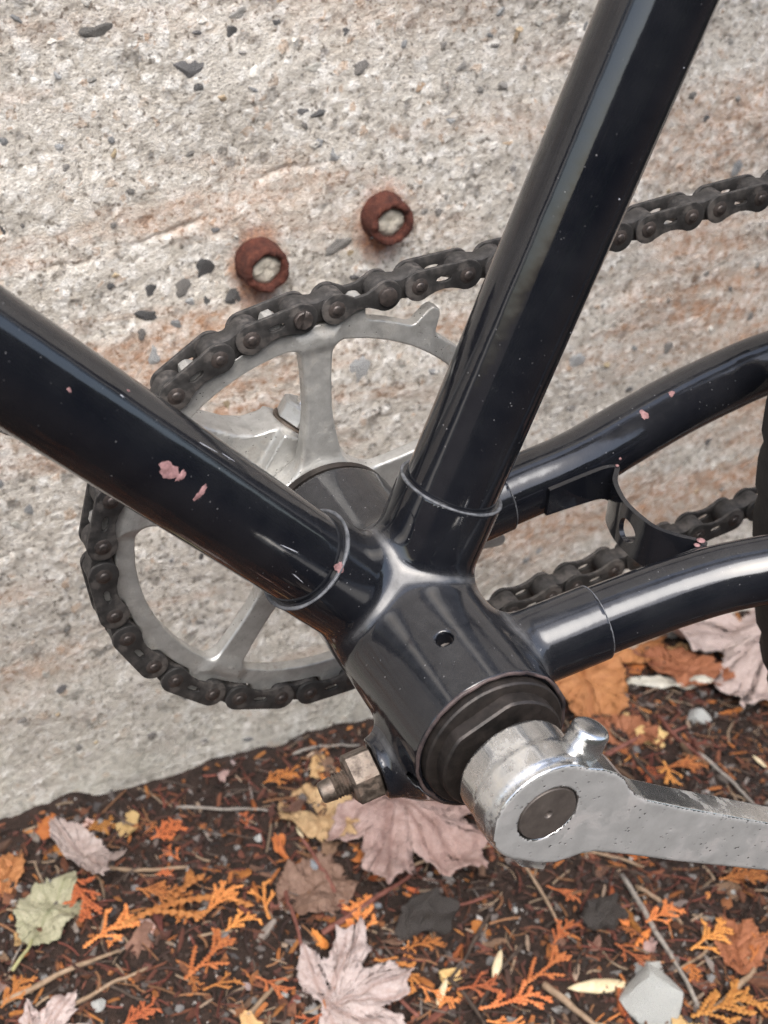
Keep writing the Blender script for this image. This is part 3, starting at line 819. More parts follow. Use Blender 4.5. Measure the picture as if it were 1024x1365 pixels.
def fR(x, y, z):
    u = x * db[0] + z * db[2]; v = x * nb_[0] + z * nb_[2]
    a = ext(poly2(u, v, OUT_R), np.abs(y - 70.5) - 6.5, .7); b = ext(poly2(u, v, [p for p in OUT_R if p[0] < 27]), np.abs(y - 69.) - 9, .6)
    return smax(smin(a, b, 2), -(np.sqrt(x * x + z * z) - 8.1), .4)


P_, Q_, N_ = surface(fR, (-170, 59, -20), (20, 80, 110), 1.0)
CRANK2 = part('crank_arm', region_meshes(P_, Q_, N_, np.zeros(len(Q_), int), ['crank_arm'], NICKEL)['crank_arm'])
cot((15.5, -20), (13.5, 29), [(.3, -.2), (4, 0), (4.9, 1), (4.9, 32), (3.2, 36), (3.1, 48), (2.5, 49.6), (.2, 49.8)], 'cotter_pin', CRANK2, CHROME_SIDE, np.zeros(3), db, nb_, 70.5)
V, F = hexnut(db * 13.9 + nb_ * 19.4 + np.array([0, 70.5, 0]), nb_, 12., 6.); bpart('cotter_nut', V, F, NICKEL, CRANK2, 25)
V, F = lathe([(4, 0), (7.4, 0), (7.4, 1), (4, 1.1)], 28, db * 13.9 + nb_ * 18.3 + np.array([0, 70.5, 0]), nb_); bpart('washer', V, F, BOLTM, CRANK2, 40)
# pedals at the crank ends (outside the picture)
for par, c in ((CRANK, cd * 165 + np.array([0, -84, 0])), (CRANK2, db * 165 + np.array([0, 82, 0]))):
    s = -1 if c[1] < 0 else 1; V, F = lathe([(4, 0), (5, 6), (12, 10), (12, 90), (9, 94)], 20, c, (0, s, 0)); bpart('pedal', V, F, RUBBER, par, 40)

# ---------------------------------------------------------------- chainring
RC, NT_ = 68.831, 17
A1 = 2 * math.asin(15.24 / 2 / RC); A2 = 2 * math.asin(10.16 / 2 / RC); T0 = R(78.06)
YP = 50.7                                       # outer face of the near side plates
YM = YP + 4.6                                   # middle of the chain
TOOTH0 = T0 - A2 - A1 / 2
SPK = R(94.6)


def ring_f(x, y, z):
    r = np.sqrt(x * x + z * z); th = np.arctan2(z, x)
    tp = 2 * math.pi / NT_; a = (th - TOOTH0 + tp / 2) % tp - tp / 2
    tx = r * np.sin(a); tr = r * np.cos(a)
    prof = [(-3.6, 62), (3.6, 62), (3.7, 64.5), (3.4, 67.2), (2.3, 70.4), (1.2, 71.9), (-1.2, 71.9), (-2.3, 70.4), (-3.4, 67.2), (-3.7, 64.5)]
    tooth = poly2(tx, tr, prof)
    body = np.maximum(r - 64.6, 58.7 - r)
    d2 = smin(body, tooth, 2.4)
    d2 = smax(d2, -(np.sqrt((np.abs(tx) - 7.62) ** 2 + (tr - RC) ** 2) - 4.35), .4)
    ring = ext(d2, np.abs(y - YM) - 2.15, .55)
    sp = None
    for k in range(5):
        b = SPK + 2 * math.pi / 5 * k; u = x * math.cos(b) + z * math.sin(b); v = -x * math.sin(b) + z * math.cos(b)
        w = 4.1 + 1.2 * np.clip((u - 40) / 20, 0, 1) ** 2 + 3.6 * np.clip((38 - u) / 22, 0, 1) ** 1.5
        q = np.maximum(np.abs(v) - w, np.maximum(u - 61, 8 - u))
        s = ext(q, np.abs(y - YM - .1) - 2.5, .9); sp = s if sp is None else smin(sp, s, 3)
    hub = ext(np.maximum(r - 18.5, 8.5 - r), np.abs(y - YM - 1) - 3.9, .8)
    return smin(smin(ring, sp, 4.5), hub, 4)


P_, Q_, N_ = surface(ring_f, (-76, YM - 5, -76), (76, YM + 7, 76), .75)
cen = P_[Q_].mean(1); rr_ = np.hypot(cen[:, 0], cen[:, 2]); th_ = np.arctan2(cen[:, 2], cen[:, 0])
sec = np.floor(((th_ - SPK + R(36)) % (2 * math.pi)) / R(72)).astype(int) % 5
reg = np.where(rr_ > 56.5, 0, np.where(rr_ < 20, 1, 2 + sec))
mr = region_meshes(P_, Q_, N_, reg, ['chainring', 'hub'] + ['spoke%d' % i for i in range(5)], NICKEL)
CRING = part('chainring', mr['chainring']); part('ring_hub', mr['hub'], CRING)
for k in range(5): mr['spoke%d' % k].name = 'spoke'; part('spoke', mr['spoke%d' % k], CRING)

# ---------------------------------------------------------------- chain
def plate_mesh(kind=0):
    """side plate lying in local x (along) / y (outward), 1.3 thick"""
    h = 7.62; r = 4.55; pts = []
    if kind == 0:                               # straight outer edge, waisted inner edge
        for a in np.linspace(90, -90, 13): pts.append((h + r * math.cos(R(a)), r * math.sin(R(a))))
        for a in (-108, -126): pts.append((h + r * math.cos(R(a)), r * math.sin(R(a))))
        pts += [(2.6, -2.9), (0, -2.55), (-2.6, -2.9)]
        for a in (-54, -72): pts.append((-h + r * math.cos(R(a)), r * math.sin(R(a))))
        for a in np.linspace(-90, -270, 13): pts.append((-h + r * math.cos(R(a)), r * math.sin(R(a))))
    else:                                       # joining link, waisted on both edges
        for a in np.linspace(130, -130, 19): pts.append((h + r * math.cos(R(a)), r * math.sin(R(a))))
        pts += [(1.8, -1.9), (-1.8, -2.1)]
        for a in np.linspace(-50, -310, 19): pts.append((-h + r * math.cos(R(a)), r * math.sin(R(a))))
        pts += [(-1.8, 2.1), (1.8, 1.9)]
    bm = bmesh.new(); lo = [bm.verts.new((x, y, 0)) for x, y in pts]; ed = [bm.edges.new((lo[i - 1], lo[i])) for i in range(len(lo))]
    if kind == 0:
        hp = [(1.9 * math.cos(R(a)) + (.5 if math.cos(R(a)) > 0 else -.5), .95 * math.sin(R(a)) + .5) for a in range(0, 360, 36)]
        hl = [bm.verts.new((x, y, 0)) for x, y in hp]; ed += [bm.edges.new((hl[i - 1], hl[i])) for i in range(len(hl))]
    bmesh.ops.triangle_fill(bm, edges=ed, use_beauty=True, use_dissolve=False)
    g = bmesh.ops.extrude_face_region(bm, geom=bm.faces[:]); bmesh.ops.translate(bm, verts=[v for v in g['geom'] if isinstance(v, bmesh.types.BMVert)], vec=(0, 0, 1.2))
    bmesh.ops.recalc_face_normals(bm, faces=bm.faces[:])
    be = [e for e in bm.edges if len(e.link_faces) == 2 and e.calc_face_angle() > R(60) and abs(e.verts[0].co.z - e.verts[1].co.z) < .01]
    bmesh.ops.bevel(bm, geom=be, offset=.17, segments=2, affect='EDGES', profile=.5)
    bmesh.ops.scale(bm, verts=bm.verts[:], vec=(.001,) * 3)
    return bm_mesh('side_plate', bm, CHAINM, 40)


def block_mesh():
    h = 5.08; r = 4.3; pts = []
    for a in np.linspace(125, -125, 19): pts.append((h + r * math.cos(R(a)), r * math.sin(R(a))))
    pts += [(0, -2.95)]
    for a in np.linspace(-55, -305, 19): pts.append((-h + r * math.cos(R(a)), r * math.sin(R(a))))
    pts += [(0, 2.95)]
    bm = bmesh.new(); f = bm.faces.new([bm.verts.new((x, y, -3.05)) for x, y in pts])
    g = bmesh.ops.extrude_face_region(bm, geom=[f]); bmesh.ops.translate(bm, verts=[v for v in g['geom'] if isinstance(v, bmesh.types.BMVert)], vec=(0, 0, 6.1))
    bmesh.ops.recalc_face_normals(bm, faces=bm.faces[:])
    be = [e for e in bm.edges if len(e.link_faces) == 2 and e.calc_face_angle() > R(60)]
    bmesh.ops.bevel(bm, geom=be, offset=.3, segments=2, affect='EDGES', profile=.5)
    bmesh.ops.scale(bm, verts=bm.verts[:], vec=(.001,) * 3)
    return bm_mesh('link_block', bm, CHAINM, 40)


def pin_mesh(kind):
    if kind == 0: pr = [(.1, 5.35), (.8, 5.3), (1.25, 5.1), (1.4, 4.85), (2.1, 4.7), (2.5, 4.5), (2.55, 4.2), (1.6, 4.1), (1.6, -4.1), (2.9, -4.2), (2.85, -4.6), (1.65, -5), (1.5, -5.3), (.1, -5.6)]
    else: pr = [(.1, 5.75), (2.4, 5.65), (2.75, 5.4), (2.8, 4.2), (1.6, 4.1), (1.6, -4.1), (2.9, -4.2), (2.85, -4.6), (.1, -5.2)]
    V, F = lathe(pr, 20, (0, 0, 0), (0, 0, 1))
    if kind == 2:                               # screwdriver slot
        m = (abs(V[:, 0]) < .42) & (V[:, 2] > 5); V[m, 2] -= .7
    me = mesh('pin', V * .001, F, PINM); fixn(me); sharp(me, 40); return me


PLATE, JOINER, BLOCK = plate_mesh(0), plate_mesh(1), block_mesh()
PINS = [pin_mesh(0), pin_mesh(1), pin_mesh(2)]
CHAIN = empty('chain', W(0, YM, 0)); CHAIN.parent = BIKE; CHAIN.location = W(0, YM, 0)


def chain_path():
    th = np.linspace(T0 + A1, R(360 - 78.6), 400); ring = np.stack([RC * np.cos(th), RC * np.sin(th)], 1)
    rs_c, rs_r = np.array([469., 74.]), 44.5; a = R(-78.6)
    end = rs_c + rs_r * np.array([math.cos(a), math.sin(a)])
    t = np.linspace(0, 1, 200)[1:, None]; low = ring[-1] * (1 - t) + end * t; low[:, 1] -= 3 * np.sin(math.pi * t[:, 0])
    b = np.linspace(a, R(10), 60)[1:]; rear = rs_c + rs_r * np.stack([np.cos(b), np.sin(b)], 1)
    return np.concatenate([ring, low, rear])


def walk(path, start, first, n_max=400):
    pts = [np.asarray(start, float)]; i = 0; k = first; path = np.asarray(path)
    while i < len(path) - 1 and len(pts) < n_max:
        L = (15.24, 10.16)[k % 2]; p = pts[-1]
        while i < len(path) and np.linalg.norm(path[i] - p) < L: i += 1
        if i >= len(path): break
        a, b = path[i - 1], path[i]; lo, hi = 0., 1.
        for _ in range(30):
            mdl = (lo + hi) / 2
            if np.linalg.norm(a + (b - a) * mdl - p) < L: lo = mdl
            else: hi = mdl
        pts.append(a + (b - a) * lo); k += 1
    return pts


P0, P1 = np.array([14.9, 71.4]), np.array([-.3, 69.5])
fwd = walk(chain_path(), P1, 1)                 # block first after the joining link
upc = smooth_path(np.array([(14.9, 71.4, 0), (28, 73.3, 0), (42, 74.6, 0), (66, 76.9, 0), (92, 79.6, 0), (130, 84.9, 0), (200, 92.5, 0), (320, 105, 0), (440, 117, 0), (469, 118.5, 0), (500, 106, 0), (512, 86, 0)]), 20)[:, :2]
bwd = walk(upc, P0, 1)
seq = bwd[::-1] + [P1] + fwd[1:]; i0 = len(bwd) - 1        # seq[i0] = P0, seq[i0+1] = P1


def seat(name, me, c, d, y, flip=False, roll=0):
    o = link(name, me, CHAIN); a = math.atan2(d[1], d[0])
    x = Vector((math.cos(a), 0, math.sin(a))); out = Vector((-math.sin(a), 0, math.cos(a))) * -1; zz = Vector((0, -1, 0)) if not flip else Vector((0, 1, 0))
    m = Matrix((x, out, zz)).transposed().to_4x4()
    m.translation = Vector((c[0] * .001, y * .001, c[1] * .001)); o.matrix_local = m @ Matrix.Rotation(roll, 4, 'Z'); return o


for i in range(len(seq) - 1):
    a, b = np.array(seq[i]), np.array(seq[i + 1]); c = (a + b) / 2; d = b - a
    if (i - i0) % 2 == 0:                       # long link: two side plates
        pm = JOINER if i == i0 else PLATE
        w = random.uniform(-.015, .015)
        seat('side_plate', pm, c, d, -3.25 + random.uniform(-.1, .1)); seat('side_plate', pm, c, d, 4.55)
        for q, pt in ((0, a), (1, b)):
            kind = 2 if i == i0 + 2 and q == 0 else 1 if i == i0 and q == 0 else 0
            seat('pin', PINS[kind], pt, d, 0, roll=.5 if kind == 2 else random.uniform(0, 3))
    else:
        seat('link_block', BLOCK, c, d, 0)
SPR = (469., 74.)
V, F = lathe([(10, -2), (42, -2), (42, 2), (10, 2)], 48, (SPR[0], YM, SPR[1])); bpart('rear_sprocket', V, F, NICKEL, angle=30)

# ---------------------------------------------------------------- wheels
def wheel(name, cx, cz, ro, ns=32):
    n = 420; m = 20; V = []; F = []; rr = ro - 17
    for i in range(n):
        th = 2 * math.pi * i / n; blk = (i % 4) < 3
        for k in range(m):
            ph = 2 * math.pi * k / m; c_, s_ = math.cos(ph), math.sin(ph); r = 17.
            if c_ > -.25 and abs(s_) > .35: r += 1.1 if blk else -.3
            V.append((cx + (rr + r * c_) * math.cos(th), Y0 + r * s_, cz + (rr + r * c_) * math.sin(th)))
    for i in range(n):
        for k in range(m): F.append((i * m + k, i * m + (k + 1) % m, ((i + 1) % n) * m + (k + 1) % m, ((i + 1) % n) * m + k))
    w = empty(name); w.parent = BIKE
    bpart('tyre', V, F, RUBBER, w, 45)
    pr = [(rr - 8, -10), (rr - 22, -9), (rr - 24, 0), (rr - 22, 9), (rr - 8, 10)]
    V, F = lathe(pr, 96, (cx, Y0, cz)); F = F[:-2] + [((len(pr) - 1) * 96 + k, (len(pr) - 1) * 96 + (k + 1) % 96, (k + 1) % 96, k) for k in range(96)]
    bpart('rim', V, F, CHROME_SIDE, w, 40)
    V, F = lathe([(5, -60), (5, -40), (18, -38), (18, -34), (10, -32), (10, 32), (18, 34), (18, 38), (5, 40), (5, 60)], 28, (cx, Y0, cz)); bpart('hub', V, F, CHROME_SIDE, w, 40)
    for k in range(ns):
        th = 2 * math.pi * k / ns; s = -1 if k % 2 else 1; t2 = th + (.9 if (k // 2) % 2 else -.9)
        p = (cx + 16 * math.cos(t2), Y0 + s * 36, cz + 16 * math.sin(t2)); q = (cx + (rr - 22) * math.cos(th), Y0, cz + (rr - 22) * math.sin(th))
        V, F = tube(np.array([p, q]), 1., 6); bpart('wire_spoke', V, F, CHROME_SIDE, w)
    return w


wheel('rear_wheel', 471.5, 70., 350.)
fk = HEADB - uh * 25; FX = fk[0] - 130
for s in (-1, 1):
    S = smooth_path(np.array([(fk[0], Y0 + s * 8, fk[2]), (fk[0] - .0 - 10, Y0 + s * 40, fk[2] - 40), ((fk[0] + FX) / 2 - 10, Y0 + s * 48, (fk[2] + 70) / 2), (FX, Y0 + s * 52, 70)]), 6); V, F = tube(S, 8, 16); bpart('fork_blade', V, F, PAINT)
wheel('front_wheel', FX, 70., 350.)
straight('seat_post', SEATT, PS + US * 620, 11, 20, 3)
V, F = tube(smooth_path(np.array([(PS + US * 620)[i] + d for d in (0,) for i in range(3)]).reshape(1, 3) + np.array([(120, 0, 12), (60, 0, 16), (0, 0, 10), (-80, 0, 6), (-140, 0, 4)]), 5), np.interp(np.arange(21), [0, 6, 12, 20], [55, 62, 28, 18]), 20)
c_ = (PS + US * 620)[2]; V[:, 2] = c_ + 10 + (V[:, 2] - c_ - 10) * .35; bpart('saddle', V, F, RUBBER)
hb = HEADB + uh * 190; straight('handlebar_stem', HEADB + uh * 120, hb, 11, 20, 3)
V, F = tube(smooth_path(np.array([(hb[0] + 150, Y0 - 225, hb[2] - 10), (hb[0] + 60, Y0 - 215, hb[2] + 5), (hb[0] - 5, Y0 - 90, hb[2] + 5), (hb[0] - 5, Y0, hb[2]), (hb[0] - 5, Y0 + 90, hb[2] + 5), (hb[0] + 60, Y0 + 205, hb[2] + 5), (hb[0] + 150, Y0 + 215, hb[2] - 10)]), 8), 11, 16); bpart('handlebar', V, F, CHROME_SIDE)
# ================================================================ the ground
def soil_h(x, y):                               # height of the soil in mm
    d = 4.5 * fbm(x / 60, y / 60, 0, 3, 31) + 1.6 * fbm(x / 11, y / 11, 0, 3, 41)
    return d + (6 + 4 * noise(np.asarray(x) / 14., 3.3, 0, 6)) * np.clip((np.asarray(y) - 212) / 22, 0, 1) ** 1.5 - 3


def build_ground():
    xs = np.concatenate([[-40000, -9000, -3000, -1200, -600], np.arange(-300, 640, 3.), [900, 1600, 4000, 10000, 40000]])
    ys = np.concatenate([[-40000, -9000, -3000, -1000, -500], np.arange(-240, 245, 3.), [300, 420, 2000, 10000, 40000]])
    X, Y = np.meshgrid(xs, ys, indexing='ij'); Z = soil_h(X, Y); n, m = X.shape
    Z = np.where((np.abs(X) > 2000) | (np.abs(Y) > 2000), -3, Z)
    i = np.arange(n * m).reshape(n, m); V = np.stack([X, Y, Z], -1).reshape(-1, 3) * .001
    F = np.stack([i[:-1, :-1], i[1:, :-1], i[1:, 1:], i[:-1, 1:]], -1).reshape(-1, 4)
    return tag(link('ground', mesh('ground', V, F.tolist(), SOIL)), kind='structure')


build_ground()


def G(x, y, dz=0.): return (x * .001, y * .001, (float(soil_h(np.array(float(x)), np.array(float(y)))) + dz) * .001)


def scatter_mesh(name, n, xr, yr, maker, tints, seed, mat):
    rr = np.random.default_rng(seed); V = []; F = []; C = []; k = 0
    xs = rr.uniform(*xr, n); ys = rr.uniform(*yr, n); hs_ = soil_h(xs, ys)
    for i in range(n):
        v, f = maker(rr); v = v + np.array([xs[i], ys[i], hs_[i]]); V.append(v); F += [[a + k for a in q] for q in f]; k += len(v)
        c = np.array(tints[rr.integers(len(tints))]) * rr.uniform(.6, 1.35); C.append(np.tile([*np.clip(c, 0, 1), 1], (len(v), 1)))
    me = mesh(name, np.concatenate(V) * .001, F, mat, smooth=False)
    at = me.attributes.new('tint', 'FLOAT_COLOR', 'POINT'); at.data.foreach_set('color', np.concatenate(C).astype(np.float32).ravel())
    return link(name, me)


def rotm(rr, flat=1.):
    a, b, c = rr.uniform(0, 2 * math.pi), rr.uniform(-.5, .5) * flat, rr.uniform(-.5, .5) * flat
    return np.array(Euler((b, c, a)).to_matrix())


OCT = np.array([(1, 0, 0), (0, 1, 0), (-1, 0, 0), (0, -1, 0), (0, 0, 1), (0, 0, -1), (.6, .6, .5), (-.6, .6, -.4)], float)
OF = [(0, 6, 4), (6, 1, 4), (1, 2, 4), (2, 3, 4), (3, 0, 4), (6, 0, 5), (1, 6, 5), (1, 5, 7), (7, 5, 2), (1, 7, 2), (3, 2, 5), (0, 3, 5)]


def crumb(rr):
    s = rr.choice([.7, 1.1, 1.7, 2.7], p=[.36, .32, .22, .10]) * rr.uniform(.7, 1.3)
    v = OCT * (1 + .45 * rr.uniform(-1, 1, (8, 1))) * s * np.array([1, rr.uniform(.5, 1), rr.uniform(.4, .9)])
    return v @ rotm(rr, 2).T + np.array([0, 0, s * .35]), OF


def fibre(rr):
    L = rr.uniform(4, 18); w = rr.uniform(.25, .7); n = 5; t = np.linspace(-.5, .5, n); b = rr.uniform(-.3, .3)
    c = np.stack([t * L, b * L * (t * t * 2), rr.uniform(.2, 1.) + L * .12 * (.25 - t * t) * rr.uniform(-.3, 1.5)], 1)
    V = np.concatenate([c + (0, w, 0), c + (0, -w, 0), c + (0, 0, w * 1.2)]); F = []
    for i in range(n - 1):
        for a, d in ((0, n), (n, 2 * n), (2 * n, 0)): F.append((a + i, a + i + 1, d + i + 1, d + i))
    return V @ rotm(rr, .35).T + np.array([0, 0, .9]), F


DEB = m_attr('soil_debris')
tag(scatter_mesh('soil_crumbs', 30000, (-190, 520), (-140, 233), crumb,
                 [(.022, .015, .012)] * 4 + [(.05, .033, .026)] * 4 + [(.095, .04, .03)] * 4 + [(.14, .12, .11)] * 3 + [(.13, .055, .03)] * 2 + [(.20, .19, .18), (.33, .31, .29), (.25, .10, .04), (.06, .055, .055)], 3, DEB),
    'dark crumbly soil with reddish bark crumbs and grit', 'soil', kind='stuff')
tag(scatter_mesh('plant_fibres', 5200, (-190, 520), (-140, 232), fibre,
                 [(.12, .05, .03), (.075, .035, .025), (.05, .03, .025), (.24, .12, .06), (.30, .22, .15), (.16, .05, .035), (.10, .075, .06)], 4, DEB),
    'thin broken needles and fibres strewn over the soil', 'plant litter', kind='stuff')

def shard(rr):
    L = rr.uniform(3, 11); w = rr.uniform(.8, 2.6); t = rr.uniform(.3, .8)
    v = np.array([(-.5, -.3, 0), (-.5, .35, 0), (0, .55, .3), (.5, .3, 0), (.5, -.35, 0), (0, -.5, .2), (-.2, 0, 1), (.25, 0, .9), (0, 0, -.6)]) * np.array([L, w, t]) * (1 + .25 * rr.uniform(-1, 1, (9, 1)))
    f = [(0, 6, 1), (1, 6, 2), (2, 6, 7), (2, 7, 3), (3, 7, 4), (4, 7, 5), (5, 7, 6), (5, 6, 0), (0, 1, 8), (1, 2, 8), (2, 3, 8), (3, 4, 8), (4, 5, 8), (5, 0, 8)]
    return v @ rotm(rr, .8).T + np.array([0, 0, 1.4]), f


tag(scatter_mesh('bark_shreds', 5200, (-190, 520), (-140, 232), shard,
                 [(.055, .03, .022)] * 3 + [(.12, .045, .03)] * 4 + [(.20, .075, .04)] * 3 + [(.36, .13, .04)] * 2 + [(.30, .22, .16), (.22, .19, .17), (.42, .17, .05), (.03, .022, .02)], 14, DEB),
    'small mixed bark shreds and leaf bits covering the soil', 'bark litter', kind='stuff')

LAND = [(115, 165, 'dry pink maple leaf'), (45, 80, 'pale greyish-pink maple leaf'), (350, 190, 'spotted pinkish maple leaf'), (240, 210, 'orange-brown oval leaf'),
        (66, 185, 'tan leaf'), (45, 140, 'dull brown crumpled leaf'), (-70, 170, 'olive-green leaf'), (290, 203, 'whitish willow leaf'), (-46, 200, 'grey curled leaf'),
        (161, 27, 'large white stone'), (163, 73, 'dark rough rock'), (86, 107, 'dark rounded rock'), (206, 22, 'red-brown cupped leaf'), (-90, 106, 'whitish torn leaf')]


def near(kind, x, y):
    d, nm = min((math.hypot(x - a, y - b), n_) for a, b, n_ in LAND)
    if y > 212: return kind + ' at the foot of the concrete wall'
    return kind + (' right beside the ' if d < 26 else ' on the soil nearest the ') + nm


def ntag(o, kind, cat, x, y):
    l = near(kind, x, y); return tag(o, l, cat, l.replace(kind, kind + 's', 1))


# ---------------------------------------------------------------- bark chips
BARK = [plain('reddish_bark', (.06, .02, .014), (.19, .075, .045), .85, 260, .0006, use_rnd=True),
        plain('brown_bark', (.05, .03, .022), (.15, .085, .055), .85, 260, .0006, use_rnd=True),
        plain('orange_bark', (.20, .055, .018), (.42, .15, .045), .8, 260, .0005, use_rnd=True),
        plain('grey_bark', (.10, .08, .07), (.25, .21, .185), .85, 260, .0006, use_rnd=True)]


def chip_mesh(seed, mat):
    rr = np.random.default_rng(seed); n = 6; L = rr.uniform(9, 17); w = rr.uniform(2, 4.5); th = rr.uniform(.5, 1.1); V = []; F = []
    bow = rr.uniform(-.05, .06)
    for i in range(n):
        t = i / (n - 1) - .5; ww = w * (1 - (2 * abs(t)) ** 3 * rr.uniform(.4, .95)) * rr.uniform(.75, 1.15) / 2 + .15; z = bow * L * (1 - 4 * t * t) + rr.uniform(-.2, .2); y = rr.uniform(-.5, .5)
        for a, b in ((-ww, -th), (ww, -th), (ww * .8, th), (0, th * 1.4), (-ww * .8, th)): V.append((t * L, y + a, z + b * rr.uniform(.6, 1.2)))
    for i in range(n - 1):
        for k in range(5): F.append((i * 5 + k, i * 5 + (k + 1) % 5, (i + 1) * 5 + (k + 1) % 5, (i + 1) * 5 + k))
    F += [(4, 3, 2, 1, 0), tuple(range((n - 1) * 5, n * 5))]
    me = mesh('bark_chip', np.array(V) * .001, F, mat); fixn(me); sharp(me, 45); return me


CHIPS = [[chip_mesh(200 + 10 * k + i, BARK[k]) for i in range(5)] for k in range(4)]
rr = np.random.default_rng(55)
for i in range(330):
    k = int(rr.choice(4, p=[.34, .28, .24, .14]))
    x = rr.uniform(-120, 430); y = rr.uniform(-60, 226)
    if y > 165 and x < 130 and rr.random() < .35: continue
    s = rr.uniform(.5, 1.15)
    o = link('bark_chip', CHIPS[k][i % 5], None, G(x, y, 1.3), (rr.uniform(-.3, .3), rr.uniform(-.22, .22), rr.uniform(0, 6.3)), s)
    ntag(o, ['%s reddish bark chip', '%s dark brown bark chip', '%s bright orange bark shred', '%s grey weathered bark chip'][k] % ('small' if s < .8 else 'long'), 'bark chip', x, y)

# ---------------------------------------------------------------- twigs
TWIG_M = [plain('red_brown_twig', (.10, .035, .025), (.24, .10, .075), .7, 300, .0004), plain('tan_twig', (.17, .115, .07), (.36, .26, .18), .75, 300, .0004),
          plain('dark_twig', (.03, .022, .018), (.09, .065, .05), .8, 300, .0005), plain('grey_twig', (.15, .13, .115), (.34, .31, .27), .8, 300, .0004)]
TWIGS = [(34.9,149.2,23.6,92.1,1.2),(40.5,116.1,102.6,136.9,1.6),(-101.2,132.6,-46.8,139.8,1.4),(-82.2,119.4,-36.7,128.6,1.1),(185.8,90.7,177.6,14.3,1.5),(122,54.4,131.7,22.2,1.8),(179,10.7,215,22.7,1.8),(119.6,100.3,85.3,73.1,1.2),(219.9,162.5,284.6,171.7,1.5),(88.5,112.9,126.8,109.6,1),(149.9,128.3,144.8,71.1,1),(-44.9,193.8,-1.2,181.3,1.2),(5.7,218.2,46,194,0.9),(71.5,226.7,107.8,221.6,0.9),(190.6,83.7,196.3,54.7,1.2),(148.3,76.7,179.5,73.5,1.2),(83.8,73.7,86.6,41,1.1),(-7.3,86.2,19.2,100.3,1.2),(272.4,148,278.9,98.5,1.1),(238.2,161.4,241.4,124.7,1),(85.5,138.8,155.9,131.2,0.9),(-42.9,109.2,-63.1,130.1,0.8),(-70.4,177.6,-94.5,147.3,0.7),(55.7,133.5,53,172.4,1.3),(125.5,79,88.5,54.6,1.2),(62.7,176.5,104.8,178.9,0.8),(274.2,185.5,272.8,141.7,1.3),(171.6,114.4,200.8,92.3,1),(225.5,47.5,178,34.8,1),(62.5,61.3,47,97.6,1)]
tone = [0, 0, 1, 1, 3, 1, 1, 2, 0, 0, 1, 1, 3, 3, 1, 0, 2, 1, 3, 2, 1, 2, 3, 0, 2, 3, 0, 1, 1, 0]
TW = ['thin red-brown twig', 'thin tan twig', 'thin blackish twig', 'thin grey dry stalk']
SPEC = {0: 'red-brown leaf stalk running up from the pale pink maple leaf', 1: 'long pinkish twig lying towards the pink maple leaf under the crank',
        4: 'long grey twig running towards the white stone', 5: 'short thick tan twig beside the white stone', 2: 'long tan twig lying beside the olive-green leaf'}
for i, (x0, y0, x1, y1, r_) in enumerate(TWIGS):
    rr = np.random.default_rng(300 + i); n = 12; t = np.linspace(0, 1, n); L = math.hypot(x1 - x0, y1 - y0)
    px = x0 + (x1 - x0) * t; py = y0 + (y1 - y0) * t; b = rr.uniform(-.05, .05) * L * np.sin(math.pi * t) + .012 * L * noise(t * 6, i, 0, 3); nx, ny = -(y1 - y0) / L, (x1 - x0) / L
    pz = soil_h(px, py); pz = np.maximum(pz, np.linspace(pz[0], pz[-1], n)) + 1.2 + r_
    P = np.stack([px + nx * b - x0, py + ny * b - y0, pz], 1)
    V, F = tube(P, r_ * np.linspace(1., .6, n) * (1 + .15 * noise(t * 8, 7 + i)), 8, jit=.1, rr=rr)
    o = link('twig', mesh('twig', V * .001, F, TWIG_M[tone[i]]), None, (x0 * .001, y0 * .001, 0)); fixn(o.data)
    if i in SPEC: tag(o, SPEC[i], 'twig')
    else: ntag(o, TW[tone[i]], 'twig', (x0 + x1) / 2, (y0 + y1) / 2)

# ---------------------------------------------------------------- cedar sprigs
CEDAR = [plain('orange_cedar_leaf', (.33, .095, .026), (.60, .245, .08), .7, 330, .0003, use_rnd=True),
         plain('rust_cedar_leaf', (.24, .06, .02), (.46, .155, .05), .7, 330, .0003, use_rnd=True)]


def sprig_mesh(seed, mat):
    """flat spray: overlapping scale leaves along a stem and its forked branchlets, 40 mm long"""
    rr = np.random.default_rng(seed); V = []; F = []

    def scale(p, d, L, w, z):
        s = np.array([-d[1], d[0]]); k = len(V)
        for a, b, h in ((0, 0, 0), (.45, .5, .1), (1.05, 0, .2), (.45, -.5, .1), (.4, 0, .75), (.4, 0, -.5)):
            q = p + d * L * a + s * w * b; V.append((q[0], q[1], z + h * w * .5))
        F.extend([[k + a for a in f] for f in ((0, 1, 4), (1, 2, 4), (2, 3, 4), (3, 0, 4), (1, 0, 5), (2, 1, 5), (3, 2, 5), (0, 3, 5))])

    def run(p, a, L, w, lvl):
        n = max(3, int(L / 2.3)); p = np.array(p, float); side = 1 if rr.random() < .5 else -1
        for i in range(n):
            d = np.array([math.cos(a), math.sin(a)]); z = .06 * np.hypot(*p) * math.sin(p[0] * .12) + rr.uniform(-.15, .15)
            scale(p, d, 3.6, w * rr.uniform(.8, 1.15), z); p = p + d * L / n; a += rr.uniform(-.09, .09)
            if lvl < 2 and i >= 1 and i < n - 1 and rr.random() < (.55 if lvl == 0 else .3):
                run(p, a + side * rr.uniform(.5, .8), L * (.5 if lvl == 0 else .45) * (1 - .5 * i / n) * rr.uniform(.55, 1.2), w * .92, lvl + 1); side = -side
    run((0, 0), 0, 36, 3.3, 0)
    me = mesh('cedar_sprig', np.array(V) * .001, F, mat, smooth=False); return fixn(me)


